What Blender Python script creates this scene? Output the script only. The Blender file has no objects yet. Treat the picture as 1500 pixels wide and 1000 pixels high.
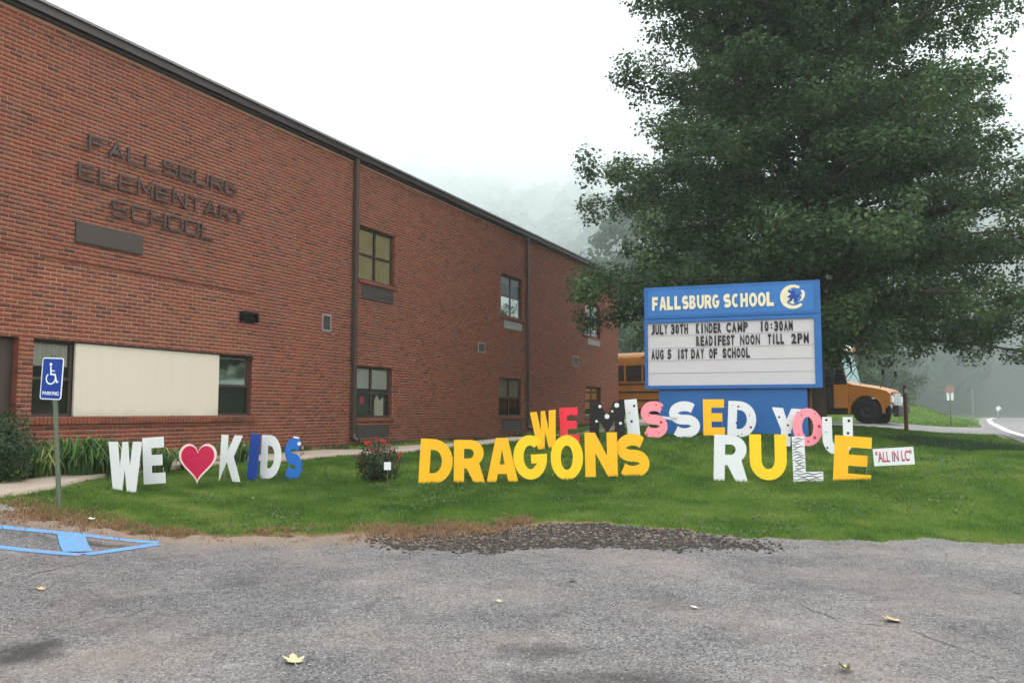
import bpy, bmesh, math, random
import numpy as np
from mathutils import Vector, Matrix, Euler
from mathutils.geometry import tessellate_polygon
C = bpy.context.scene.collection
SC = bpy.context.scene
RNG = np.random.default_rng(7)
random.seed(7)

# ------------------------------------------------------------------ camera
F = 1273.0                     # focal length in pixels of a 1500 px wide frame
PITCH = math.atan(103/F)
CAMZ = 1.5
cam = bpy.data.cameras.new('camera'); co = bpy.data.objects.new('camera', cam); C.objects.link(co)
cam.sensor_width = 36.0; cam.lens = 36.0*F/1500
cam.clip_start = 0.05; cam.clip_end = 3000
co.location = (0, 0, CAMZ); co.rotation_euler = (math.radians(90)+PITCH, 0, 0)
SC.camera = co

# ------------------------------------------------------------------ sky and sun (overcast, foggy morning)
SUN_EL, SUN_AZ = math.radians(46), math.radians(58)
world = bpy.data.worlds.new('World'); SC.world = world; world.use_nodes = True
wn = world.node_tree.nodes; wl = world.node_tree.links
for n in list(wn): wn.remove(n)
wo = wn.new('ShaderNodeOutputWorld'); bg = wn.new('ShaderNodeBackground')
sky = wn.new('ShaderNodeTexSky'); sky.sky_type = 'NISHITA'; sky.sun_disc = False
sky.sun_elevation = SUN_EL; sky.sun_rotation = SUN_AZ
sky.air_density = 1.0; sky.dust_density = 6.0; sky.ozone_density = 1.0
hs = wn.new('ShaderNodeHueSaturation'); hs.inputs['Saturation'].default_value = 0.18
cl = wn.new('ShaderNodeMix'); cl.data_type = 'RGBA'; cl.inputs['Factor'].default_value = 0.72
cl.inputs['B'].default_value = (10.6, 10.5, 10.2, 1)     # even cloud layer
wl.new(sky.outputs[0], hs.inputs['Color']); wl.new(hs.outputs[0], cl.inputs['A'])
wl.new(cl.outputs['Result'], bg.inputs['Color']); bg.inputs['Strength'].default_value = 0.15
wl.new(bg.outputs[0], wo.inputs['Surface'])
sl = bpy.data.lights.new('sun', 'SUN'); so = bpy.data.objects.new('sun', sl); C.objects.link(so)
sl.energy = 1.1; sl.angle = math.radians(30); sl.color = (1, 0.97, 0.93)
sd = Vector((math.sin(SUN_AZ)*math.cos(SUN_EL), math.cos(SUN_AZ)*math.cos(SUN_EL), math.sin(SUN_EL)))
so.rotation_euler = sd.to_track_quat('Z', 'Y').to_euler()
SC.view_settings.view_transform = 'Standard'; SC.view_settings.look = 'None'
SC.view_settings.gamma = 1.0; SC.view_settings.exposure = 1.12
SC.view_settings.use_curve_mapping = False
SC.render.engine = 'CYCLES'
SC.cycles.use_denoising = True
SC.cycles.max_bounces = 8; SC.cycles.diffuse_bounces = 3; SC.cycles.glossy_bounces = 3
SC.cycles.transparent_max_bounces = 12; SC.cycles.transmission_bounces = 4; SC.cycles.volume_bounces = 5
SC.cycles.caustics_reflective = False; SC.cycles.caustics_refractive = False

# ------------------------------------------------------------------ places: a direction through the lens and a real distance give a point
cP, sP = math.cos(PITCH), math.sin(PITCH)
def ray(u, v):
    a = (u-750)/F; b = (500-v)/F
    return np.array([a, cP - sP*b, sP + cP*b])
def P(u, v, D):
    r = ray(u, v); r = r*(D/r[1])
    return np.array([r[0], r[1], r[2]+CAMZ])

# wall frame
WA = math.radians(24.4)
wd = np.array([math.sin(WA), math.cos(WA), 0]); wnrm = np.array([math.cos(WA), -math.sin(WA), 0])
W0 = np.array([-12.75+.4541*12.7, 12.7, 0])
def wall_hit(u, v):
    r = ray(u, v); o = np.array([0, 0, CAMZ])
    s = np.dot(W0-o, wnrm)/np.dot(r, wnrm); p = o+r*s
    return np.dot(p-W0, wd), p[2]
def Wp(t, w, z): return W0*np.array([1, 1, 0]) + wd*t + wnrm*w + np.array([0, 0, z])
WT = 28.3

# ------------------------------------------------------------------ terrain
_cp = [P(0,1000,4.8),P(750,1000,4.8),P(1500,1000,4.8),
 P(100,768,9.05),P(300,782,9.2),P(500,784,9.35),P(700,778,9.6),P(900,772,9.8),P(1100,788,9.6),P(1500,800,9.6),P(1300,793,9.6),
 P(90,742,9.5),P(185,722,10.9),P(350,705,12.7),P(425,703,13.1),P(0,740,8.9),
 P(650,710,13.2),P(930,700,13.2),P(1070,705,12.9),P(1250,711,12.8),P(800,704,13.2),
 P(970,642,16.9),P(1070,640,16.9),P(1215,668,15.4),P(1160,661,15.7),P(830,662,15.0),
 P(965,637,18.4),P(1180,641,17.3),P(1320,712,12.6),
 P(1500,700,13.6),P(1500,750,11.5),P(1400,646,21),P(1430,664,18.5),P(1490,672,18),P(1327,627,28),P(1400,636,27),P(1290,640,21),
 P(480,672,16.1),P(780,641,26.5),P(50,716,10.6),P(600,680,15.5)]
for u_, zz in ((-150,.68),(0,.70),(50,.70),(200,.72),(515,.75),(770,.78),(905,.85)):
    t_, _ = wall_hit(u_, 603); p_ = Wp(t_, 0, zz); _cp.append(p_)
for x_, y_, zz in ((-10,-6,-.1),(0,-6,-.1),(12,-6,-.1),(-5.2,4.8,.05),(-9,6,.3),(12,5,-.05),(4.5,38,.95),(10,38,1.0),(15.5,37,1.0),(20,37,.85),(14,25,.78),(18.6,33,.76),
                (9,50,1.05),(0,48,1.0),(-8,45,.9),(-25,35,.9),(-25,15,.8),(-18,2,.5),(30,50,.75),(27,30,.6),(20,18,.6),(16,10,.3),(20,4,.1),(9,5,.03),(12,30,.98),(7,24,.98),(2,27,.9)):
    _cp.append(np.array([x_, y_, zz]))
_cp = np.array(_cp)
def _phi(r): return r
_n = len(_cp)
_A = np.zeros((_n+3, _n+3))
_d = np.hypot(_cp[:,None,0]-_cp[None,:,0], _cp[:,None,1]-_cp[None,:,1])
_A[:_n,:_n] = np.sqrt(_d**2+1.2**2) + np.eye(_n)*(-.06)
_A[:_n,_n] = 1; _A[:_n,_n+1] = _cp[:,0]; _A[:_n,_n+2] = _cp[:,1]
_A[_n,:_n] = 1; _A[_n+1,:_n] = _cp[:,0]; _A[_n+2,:_n] = _cp[:,1]
_w = np.linalg.solve(_A, np.concatenate([_cp[:,2], [0,0,0]]))
def sstep(a, b, x):
    t = np.clip((x-a)/(b-a), 0, 1); return t*t*(3-2*t)
# left edge line of the far road in plan
RD = np.array([[5.0,4.0],[9.2,14.0],[14.1,23.9],[18.6,33.0],[30.6,56.0],[43.5,80.0],[60,109.0],[84,148.0],[120,196.0]])
def road_side(x, y):           # signed distance to the right of the road's left edge line
    xe = np.interp(y, RD[:,1], RD[:,0], left=None)
    xe = np.where(y < 4, 5.0+(y-4)*.42, xe)
    return (x-xe)*.89
def H(x, y):
    x = np.asarray(x, float); y = np.asarray(y, float); shp = np.broadcast(x, y).shape
    xf = np.broadcast_to(x, shp).ravel(); yf = np.broadcast_to(y, shp).ravel()
    out = np.empty(len(xf))
    for i in range(0, len(xf), 40000):
        a = xf[i:i+40000]; b = yf[i:i+40000]
        r = np.hypot(a[:,None]-_cp[None,:,0], b[:,None]-_cp[None,:,1])
        out[i:i+40000] = np.sqrt(r*r+1.44) @ _w[:_n] + _w[_n] + _w[_n+1]*a + _w[_n+2]*b
    x, y = xf, yf
    far = sstep(38, 60, np.hypot(x, y-8))
    s = road_side(x, y)
    base = .9 + .004*np.clip(y-60, 0, 100)
    # grassy bank left of the road beyond the driveway
    base = base + 1.25*np.exp(-((x-26)/10.0)**2-((y-66)/12.0)**2) + .5*np.exp(-((x-8)/14.0)**2-((y-72)/14.0)**2)
    out = out*(1-far) + base*far
    rz = .75
    k = sstep(-5, -.8, s)*sstep(9, 16, y)*(y < 400)
    k = k*(1-sstep(9.5, 16, s))+0
    out = out*(1-k) + rz*k
    und = .02*np.sin(x*.9+1)*np.sin(y*.7+.5) + .012*np.sin(x*2.3+y*1.7)
    out = out + und*sstep(9, 11, y)*(1-far)*(1-k)
    hd = np.hypot(x*.8+12, y)
    hill = np.where(y > 0, np.clip(hd-128-12*np.sin(x*.02+1), 0, 400), 0)
    out = out + .5*hill*(1-.0011*np.clip(hill, 0, 300)) * sstep(0, 30, hill) + sstep(0,60,hill)*5*np.sin(x*.03)*np.cos(y*.025+x*.01)
    return out.reshape(shp)
def h(x, y): return float(H(np.array([x]), np.array([y]))[0])
def G(u, v, extra=0.0):
    """where the line of sight through (u, v) meets the ground"""
    r = ray(u, v); ts = np.concatenate([np.linspace(2, 40, 900), np.linspace(40, 200, 900)[1:]])
    X = r[0]*ts/r[1]; Y = ts; Z = CAMZ+r[2]*ts/r[1]
    g = H(X, Y)+extra; k = np.nonzero(Z <= g)[0]
    if len(k) == 0: return np.array([X[-1], Y[-1], g[-1]])
    k = k[0]; a = 0
    if k > 0:
        d0 = Z[k-1]-g[k-1]; d1 = Z[k]-g[k]; a = d0/(d0-d1)
        return np.array([X[k-1]+(X[k]-X[k-1])*a, Y[k-1]+(Y[k]-Y[k-1])*a, g[k-1]+(g[k]-g[k-1])*a])
    return np.array([X[k], Y[k], g[k]])

# ------------------------------------------------------------------ helpers
def me_np(name, V, faces, attrs=None, smooth=False):
    """mesh from an (n,3) array and an (m,k) array (or list) of faces; attrs = {name: per-face floats}"""
    V = np.asarray(V, dtype=np.float32)
    me = bpy.data.meshes.new(name)
    if isinstance(faces, np.ndarray):
        m, k = faces.shape
        me.vertices.add(len(V)); me.vertices.foreach_set('co', V.ravel())
        me.loops.add(m*k); me.loops.foreach_set('vertex_index', faces.astype(np.int32).ravel())
        me.polygons.add(m); me.polygons.foreach_set('loop_start', (np.arange(m)*k).astype(np.int32))
        me.update(calc_edges=True)
    else:
        me.from_pydata([tuple(map(float, p)) for p in V], [], faces); me.update()
    for nm, a in (attrs or {}).items():
        dom = 'FACE' if len(a) == len(me.polygons) else 'POINT'
        at = me.attributes.new(nm, 'FLOAT', dom); at.data.foreach_set('value', np.asarray(a, np.float32))
    if smooth: me.polygons.foreach_set('use_smooth', [True]*len(me.polygons))
    me.update(); return me
def ob(name, me, mat=None, parent=None, loc=None, rot=None):
    if mat is not None and len(me.materials) == 0:
        for m in (mat if isinstance(mat, (list, tuple)) else [mat]): me.materials.append(m)
    o = bpy.data.objects.new(name, me); C.objects.link(o)
    if parent is not None: o.parent = parent
    if loc is not None: o.location = [float(c) for c in loc]
    if rot is not None: o.rotation_euler = rot
    return o
def tag(o, label=None, cat=None, group=None, kind=None):
    if label: o['label'] = label
    if cat: o['category'] = cat
    if group: o['group'] = group
    if kind: o['kind'] = kind
    return o
def empty(name, loc=(0,0,0), rz=0.0, rot=None):
    o = bpy.data.objects.new(name, None); C.objects.link(o); o.empty_display_size = .2
    o.location = [float(c) for c in loc]; o.rotation_euler = rot if rot else (0, 0, rz)
    return o
class MB:
    """collects boxes, tubes, prisms; material index per face"""
    def __init__(s): s.v = []; s.f = []; s.m = []; s.sm = []
    def add(s, V, Fc, m=0, sm=False):
        b = len(s.v); s.v += [tuple(float(c) for c in p) for p in V]
        for f in Fc: s.f.append([i+b for i in f]); s.m.append(m); s.sm.append(sm)
        return s
    def box(s, x0, x1, y0, y1, z0, z1, m=0):
        V = [(x,y,z) for z in (z0,z1) for y in (y0,y1) for x in (x0,x1)]
        return s.add(V, [[0,2,3,1],[4,5,7,6],[0,1,5,4],[2,6,7,3],[0,4,6,2],[1,3,7,5]], m)
    def bevbox(s, x0, x1, y0, y1, z0, z1, b=.01, m=0):
        bm = bmesh.new(); bmesh.ops.create_cube(bm, size=1)
        for v in bm.verts: v.co = Vector(((x0+x1)/2+v.co.x*(x1-x0), (y0+y1)/2+v.co.y*(y1-y0), (z0+z1)/2+v.co.z*(z1-z0)))
        bmesh.ops.bevel(bm, geom=bm.edges[:], offset=b, segments=2, affect='EDGES', profile=.6)
        bm.verts.index_update(); V = [v.co[:] for v in bm.verts]; Fc = [[v.index for v in f.verts] for f in bm.faces]; bm.free()
        return s.add(V, Fc, m)
    def tube(s, pts, rs, n=8, m=0, cap=True, sm=True):
        pts = [Vector([float(c) for c in p]) for p in pts]
        if not hasattr(rs, '__len__'): rs = [rs]*len(pts)
        V = []; prev = None
        for i, p in enumerate(pts):
            d = (pts[min(i+1, len(pts)-1)]-pts[max(i-1, 0)]).normalized()
            a = Vector((0,0,1)) if abs(d.z) < .9 else Vector((1,0,0))
            x = d.cross(a).normalized() if prev is None else (prev - d*prev.dot(d)).normalized()
            prev = x; y = d.cross(x)
            for k in range(n):
                an = 2*math.pi*k/n; V.append(p+(x*math.cos(an)+y*math.sin(an))*rs[i])
        Fc = []
        for i in range(len(pts)-1):
            for k in range(n): Fc.append([i*n+k, i*n+(k+1)%n, (i+1)*n+(k+1)%n, (i+1)*n+k])
        s.add(V, Fc, m, sm)
        if cap:
            b = len(s.v)-len(V); s.f.append([b+k for k in range(n)][::-1]); s.m.append(m); s.sm.append(False)
            s.f.append([b+(len(pts)-1)*n+k for k in range(n)]); s.m.append(m); s.sm.append(False)
        return s
    def lathe(s, prof, axis='z', c=(0,0,0), n=24, m=0):
        V = []
        for r, q in prof:
            for k in range(n):
                a = 2*math.pi*k/n
                if axis == 'z': V.append((c[0]+r*math.cos(a), c[1]+r*math.sin(a), c[2]+q))
                else: V.append((c[0]+r*math.cos(a), c[1]+q, c[2]+r*math.sin(a)))
        Fc = [[i*n+k, i*n+(k+1)%n, (i+1)*n+(k+1)%n, (i+1)*n+k] for i in range(len(prof)-1) for k in range(n)]
        return s.add(V, Fc, m, True)
    def prism(s, outer, holes, z0, z1, m=0, ms=None, mapf=None):
        """2-D outline (x, z) with holes extruded in y from z0 (front) to z1 (back)"""
        loops = [outer]+list(holes); flat = [p for l in loops for p in l]; n = len(flat)
        tris = tessellate_polygon([[Vector((p[0], p[1], 0)) for p in l] for l in loops])
        mp = mapf or (lambda p, d: (p[0], d, p[1]))
        V = [mp(p, z0) for p in flat]+[mp(p, z1) for p in flat]; Fc = []
        for t in tris:
            a, b, c = [flat[i] for i in t]
            ar = (b[0]-a[0])*(c[1]-a[1])-(c[0]-a[0])*(b[1]-a[1])
            if abs(ar) < 1e-12: continue
            t = list(t) if ar > 0 else list(t)[::-1]
            Fc.append(t); Fc.append([i+n for i in t[::-1]])
        s.add(V, Fc, m); b0 = len(s.v)-len(V); o = 0
        for l in loops:
            k = len(l)
            for i in range(k):
                j = (i+1) % k; s.f.append([b0+o+i, b0+o+i+n, b0+o+j+n, b0+o+j]); s.m.append(m if ms is None else ms); s.sm.append(False)
            o += k
        return s
    def build(s, name, mats, parent=None, loc=None, rot=None, recalc=True):
        me = bpy.data.meshes.new(name); me.from_pydata(s.v, [], s.f)
        me.polygons.foreach_set('material_index', s.m); me.polygons.foreach_set('use_smooth', s.sm)
        if recalc:
            bm = bmesh.new(); bm.from_mesh(me); bmesh.ops.recalc_face_normals(bm, faces=bm.faces); bm.to_mesh(me); bm.free()
        me.update(); return ob(name, me, mats, parent, loc, rot)

# ------------------------------------------------------------------ materials
def mat(name, col=(.5,.5,.5), rough=.7, spec=.3, metal=0.0):
    m = bpy.data.materials.new(name); m.use_nodes = True
    b = m.node_tree.nodes['Principled BSDF']
    b.inputs['Base Color'].default_value = (*col, 1); b.inputs['Roughness'].default_value = rough
    b.inputs['Specular IOR Level'].default_value = spec; b.inputs['Metallic'].default_value = metal
    return m
class NT:
    def __init__(s, m): s.m = m; s.n = m.node_tree.nodes; s.l = m.node_tree.links; s.b = s.n['Principled BSDF']
    def new(s, t, **kw):
        n = s.n.new(t)
        for k, v in kw.items(): setattr(n, k, v)
        return n
    def pos(s, obj=False):
        return s.new('ShaderNodeTexCoord').outputs['Object'] if obj else s.new('ShaderNodeNewGeometry').outputs['Position']
    def noise(s, sc, det=3, ro=.55, vec=None, dist=0):
        n = s.new('ShaderNodeTexNoise'); n.inputs['Scale'].default_value = sc; n.inputs['Detail'].default_value = det
        n.inputs['Roughness'].default_value = ro; n.inputs['Distortion'].default_value = dist
        s.l.new(vec if vec is not None else s.pos(), n.inputs['Vector']); return n.outputs['Fac']
    def vor(s, sc, feat='F1', vec=None, out='Distance', rnd=1):
        n = s.new('ShaderNodeTexVoronoi', feature=feat); n.inputs['Scale'].default_value = sc
        n.inputs['Randomness'].default_value = rnd
        s.l.new(vec if vec is not None else s.pos(), n.inputs['Vector']); return n.outputs[out]
    def ramp(s, fac, stops):
        n = s.new('ShaderNodeValToRGB'); e = n.color_ramp.elements
        while len(e) < len(stops): e.new(.5)
        for q, (p, c) in zip(e, stops):
            q.position = p; q.color = (*c, 1) if hasattr(c, '__len__') else (c, c, c, 1)
        s.l.new(fac, n.inputs[0]); return n.outputs[0]
    def mix(s, fac, a, b, mode='MIX'):
        n = s.new('ShaderNodeMix', data_type='RGBA', blend_type=mode)
        for key, v in (('Factor', fac), ('A', a), ('B', b)):
            if hasattr(v, 'is_linked') or hasattr(v, 'links'): s.l.new(v, n.inputs[key])
            elif key == 'Factor': n.inputs[key].default_value = v
            else: n.inputs[key].default_value = (*v, 1)
        return n.outputs['Result']
    def math(s, op, a, b=None):
        n = s.new('ShaderNodeMath', operation=op)
        for i, v in enumerate((a, b)):
            if v is None: continue
            if hasattr(v, 'links'): s.l.new(v, n.inputs[i])
            else: n.inputs[i].default_value = v
        return n.outputs[0]
    def attr(s, nm): return s.new('ShaderNodeAttribute', attribute_name=nm).outputs['Fac']
    def col(s, c): s.l.new(c, s.b.inputs['Base Color']); return s
    def bump(s, hgt, st=.5, dist=.01):
        n = s.new('ShaderNodeBump'); n.inputs['Strength'].default_value = st; n.inputs['Distance'].default_value = dist
        s.l.new(hgt, n.inputs['Height']); s.l.new(n.outputs[0], s.b.inputs['Normal']); return s
def worn(name, c, rough=.6, var=.12, sc=6, spec=.3, metal=0, bumpy=.0):
    m = mat(name, c, rough, spec, metal); t = NT(m)
    f = t.noise(sc, 5); g = t.noise(sc*9, 3)
    a = t.mix(f, tuple(x*(1-var) for x in c), tuple(min(1, x*(1+var)) for x in c))
    a = t.mix(t.math('MULTIPLY', g, .25), a, tuple(x*.7 for x in c)); t.col(a)
    if bumpy: t.bump(g, bumpy, .004)
    return m

def brick_mat():
    m = mat('brick_clay', (.3,.1,.07), .85, .2); t = NT(m)
    geo = t.pos()
    d = t.new('ShaderNodeVectorMath', operation='DOT_PRODUCT'); d.inputs[1].default_value = tuple(wd)
    s = t.new('ShaderNodeVectorMath', operation='SUBTRACT'); s.inputs[1].default_value = tuple(W0)
    t.l.new(geo, s.inputs[0]); t.l.new(s.outputs[0], d.inputs[0])
    sp = t.new('ShaderNodeSeparateXYZ'); t.l.new(geo, sp.inputs[0])
    row = t.math('FLOOR', t.math('DIVIDE', sp.outputs['Z'], CH))
    half = t.math('MULTIPLY', t.math('MODULO', row, 2.0), .5)
    colm = t.math('FLOOR', t.math('ADD', t.math('DIVIDE', d.outputs['Value'], BL), half))
    cx = t.new('ShaderNodeCombineXYZ'); t.l.new(row, cx.inputs[0]); t.l.new(colm, cx.inputs[1])
    w = t.new('ShaderNodeTexWhiteNoise', noise_dimensions='2D'); t.l.new(cx.outputs[0], w.inputs['Vector'])
    c = t.ramp(w.outputs['Value'], [(0,(.070,.031,.023)),(.10,(.118,.041,.027)),(.35,(.168,.048,.028)),(.62,(.196,.057,.031)),(.85,(.175,.065,.037)),(1,(.128,.060,.040))])
    big = t.noise(.55, 4, .6)
    c = t.mix(t.ramp(big, [(.3, 0.0),(.75, .55)]), c, t.mix(1.0, c, (.66,.60,.62), 'MULTIPLY'))
    fine = t.noise(60, 4, .7)
    c = t.mix(t.ramp(fine, [(.35, 0.0),(.75, .4)]), c, (.17,.072,.05))
    # damp and grime run streaks
    mp = t.new('ShaderNodeMapping'); mp.inputs['Scale'].default_value = (1.6,1.6,.12); t.l.new(geo, mp.inputs[0])
    st = t.noise(1.0, 5, .65, mp.outputs[0])
    c = t.mix(t.ramp(st, [(.50, 0.0),(.78, .5)]), c, (.095,.050,.040))
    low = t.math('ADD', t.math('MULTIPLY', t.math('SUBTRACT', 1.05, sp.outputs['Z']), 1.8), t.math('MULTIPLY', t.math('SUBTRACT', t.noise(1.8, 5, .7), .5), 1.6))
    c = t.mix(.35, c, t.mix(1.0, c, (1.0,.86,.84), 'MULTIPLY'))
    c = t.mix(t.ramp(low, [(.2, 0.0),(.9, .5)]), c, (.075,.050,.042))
    pal = t.noise(1.1, 6, .75); c = t.mix(t.ramp(pal, [(.58, 0.0),(.78, .25)]), c, (.30,.20,.16))
    t.col(c).bump(fine, .5, .004); return m
CH, BL = .0677, .203

def leaf_mat(name, dark, light, trans=.35, yellow=None):
    m = mat(name, dark, .6, .25); t = NT(m)
    a = t.attr('v'); c = t.ramp(a, [(0, dark), (.7, light), (1, yellow or light)])
    t.col(c)
    tr = t.new('ShaderNodeBsdfTranslucent'); t.l.new(t.mix(.5, c, tuple(min(1, x*1.5) for x in light)), tr.inputs['Color'])
    mx = t.new('ShaderNodeMixShader'); mx.inputs[0].default_value = trans
    out = t.n['Material Output']; t.l.new(t.b.outputs[0], mx.inputs[1]); t.l.new(tr.outputs[0], mx.inputs[2]); t.l.new(mx.outputs[0], out.inputs['Surface'])
    return m
M = {}
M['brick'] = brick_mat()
M['mortar'] = worn('mortar', (.33,.195,.145), .95, .3, 8, .1)
M['fascia'] = worn('dark_metal_fascia', (.032,.025,.025), .5, .15, 3)
M['fascia_edge'] = worn('weathered_metal_edge', (.16,.15,.16), .45, .15, 3)
M['brown'] = worn('dark_brown_metal', (.045,.032,.026), .5, .15, 4)
M['downspout'] = worn('brown_downspout', (.050,.036,.030), .5, .2, 3)
M['cream'] = worn('cream_painted_panel', (.54,.47,.345), .8, .05, 2)
def _cream():
    m = mat('cream_painted_panel', (.5,.46,.37), .8, .15); t = NT(m)
    mp = t.new('ShaderNodeMapping'); mp.inputs['Scale'].default_value = (9,9,.4); t.l.new(t.pos(), mp.inputs[0])
    v = t.noise(2.0, 4, .6, mp.outputs[0]); c = t.mix(v, (.47,.43,.36), (.52,.48,.405))
    sp = t.new('ShaderNodeSeparateXYZ'); t.l.new(t.pos(), sp.inputs[0])
    dz = t.math('MULTIPLY', t.math('SUBTRACT', 1.62, sp.outputs['Z']), 3.2)
    st = t.math('ADD', dz, t.math('MULTIPLY', t.math('SUBTRACT', t.noise(2.2, 5, .7), .5), 1.6))
    c = t.mix(t.ramp(st, [(.15, 0.0),(.75,.55)]), c, (.27,.27,.20))
    n = t.noise(45, 5, .7); c = t.mix(t.ramp(n, [(.45,0.0),(.7,.22)]), c, (.33,.30,.23))
    t.col(c).bump(n, .3, .004); return m
M['cream'] = _cream()
M['letterbrown'] = worn('dark_bronze_letters', (.050,.036,.032), .5, .1, 8)
M['plaque'] = worn('dark_plaque', (.045,.036,.032), .6, .1, 8)
M['ventgrey'] = worn('grey_vent_metal', (.22,.22,.22), .5, .1, 8)
M['louvre'] = worn('dark_louvre', (.045,.040,.038), .6, .1, 8)
M['room'] = mat('dim_room', (.10,.09,.085), .9, .1)
M['blind'] = worn('pale_blind', (.60,.58,.50), .9, .08, 3)
M['yellowblind'] = worn('yellowish_curtain', (.60,.48,.27), .9, .25, 3)
M['whiteblind'] = worn('white_blind', (.95,.95,.93), .9, .03, 3)
def glass_mat():
    m = mat('window_glass', (.02,.02,.02), .08, .5); t = NT(m)
    tr = t.new('ShaderNodeBsdfTransparent'); tr.inputs[0].default_value = (.80,.83,.82,1)
    gl = t.new('ShaderNodeBsdfGlossy'); gl.inputs['Roughness'].default_value = .04; gl.inputs['Color'].default_value = (.9,.95,1,1)
    fr = t.new('ShaderNodeFresnel'); fr.inputs['IOR'].default_value = 1.5
    nz = t.noise(1.3, 2); bp = t.new('ShaderNodeBump'); bp.inputs['Strength'].default_value = .15; bp.inputs['Distance'].default_value = .02
    t.l.new(nz, bp.inputs['Height']); t.l.new(bp.outputs[0], gl.inputs['Normal'])
    f = t.math('ADD', fr.outputs[0], .03)
    mx = t.new('ShaderNodeMixShader'); t.l.new(f, mx.inputs[0]); t.l.new(tr.outputs[0], mx.inputs[1]); t.l.new(gl.outputs[0], mx.inputs[2])
    t.l.new(mx.outputs[0], t.n['Material Output'].inputs['Surface']); return m
M['glass'] = glass_mat()
M['white'] = worn('white_painted_board', (.66,.69,.72), .55, .05, 5)
M['yellow'] = worn('yellow_painted_board', (.84,.45,.010), .5, .05, 4)
M['yellow2'] = worn('light_yellow_painted_board', (.88,.56,.015), .5, .05, 4)
M['red'] = worn('red_painted_board', (.72,.025,.05), .5, .06, 5)
M['pink'] = worn('pink_painted_board', (.86,.28,.34), .5, .05, 5)
M['crimson'] = worn('crimson_painted_board', (.48,.006,.06), .5, .06, 5)
M['palepink'] = worn('pale_pink_border', (.80,.60,.58), .6, .05, 5)
M['black'] = worn('black_paint', (.004,.004,.005), .5, .1, 5)
M['navy'] = worn('deep_blue_board', (.005,.045,.27), .5, .06, 5)
M['sblue'] = worn('mid_blue_board', (.012,.13,.50), .5, .06, 5)
M['reddot'] = mat('dark_red_dots', (.35,.01,.05), .6)
M['stake'] = worn('grey_wire_stake', (.12,.12,.11), .5)
M['creamtext'] = worn('cream_lettering', (.70,.65,.45), .5, .08, 6)
M['signblue'] = worn('blue_sign_paint', (.016,.110,.34), .45, .22, 1.5)
M['signblue2'] = worn('blue_sign_header', (.022,.145,.42), .4, .12, 1.5)
M['boardwhite'] = worn('white_message_board', (.50,.49,.52), .4, .06, 1.2)
M['boardline'] = mat('grey_board_track', (.36,.35,.37), .5)
M['charcoal'] = mat('charcoal_letters', (.025,.025,.03), .5)
M['hblue'] = worn('blue_parking_sign', (.006,.045,.29), .4, .06, 8)
M['hwhite'] = mat('white_sign_print', (.75,.82,.9), .4)
M['post'] = worn('green_grey_steel_post', (.10,.125,.085), .6, .25, 9)
M['wood'] = worn('weathered_brown_post', (.11,.06,.04), .9, .25, 12)
M['concrete'] = worn('sidewalk_concrete', (.30,.25,.21), .9, .18, 2.0, .2, 0, .3)
M['bark'] = worn('tree_bark', (.060,.048,.040), .95, .3, 10, .1, 0, .6)
M['leaf'] = leaf_mat('oak_leaves', (.013,.037,.016), (.054,.104,.036), .32, (.095,.14,.045))
M['farleaf'] = leaf_mat('distant_leaves', (.022,.052,.026), (.055,.105,.045), .25, (.09,.13,.05))
M['bushleaf'] = leaf_mat('boxwood_leaves', (.012,.030,.012), (.028,.060,.022), .2)
M['lily'] = leaf_mat('strap_leaves', (.030,.075,.020), (.075,.160,.045), .3, (.30,.32,.10))
M['roseleaf'] = leaf_mat('rose_leaves', (.016,.030,.016), (.040,.070,.030), .25, (.10,.05,.03))
M['petal'] = worn('red_petals', (.50,.020,.045), .6, .3, 30)
M['grass'] = leaf_mat('grass_blades', (.028,.076,.012), (.105,.190,.030), .32, (.21,.24,.07))
M['straw'] = leaf_mat('dry_blades', (.10,.055,.030), (.23,.135,.075), .2, (.38,.29,.17))
def terrain_mat():
    m = mat('turf_and_soil', (.1,.2,.03), .95, .1); t = NT(m)
    n1 = t.noise(.35, 4); n2 = t.noise(9, 5, .65); n3 = t.noise(70, 3, .7)
    g = t.mix(n2, (.035,.080,.012), (.075,.13,.022))
    g = t.mix(t.ramp(n1, [(.35,0.0),(.7,.5)]), g, (.13,.18,.035))
    soil = t.mix(n2, (.10,.055,.032), (.24,.15,.095))
    dry = t.math('ADD', t.attr('dry'), t.math('MULTIPLY', t.math('SUBTRACT', n2, .5), .8))
    c = t.mix(t.ramp(dry, [(.35,0.0),(.6,1.0)]), g, soil)
    gv = t.mix(n3, (.15,.14,.13), (.36,.34,.31))
    c = t.mix(t.ramp(t.attr('gravel'), [(.3,0.0),(.7,1.0)]), c, gv)
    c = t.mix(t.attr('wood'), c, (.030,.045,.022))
    t.col(c).bump(n3, .7, .02); return m
M['terrain'] = terrain_mat()
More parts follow.
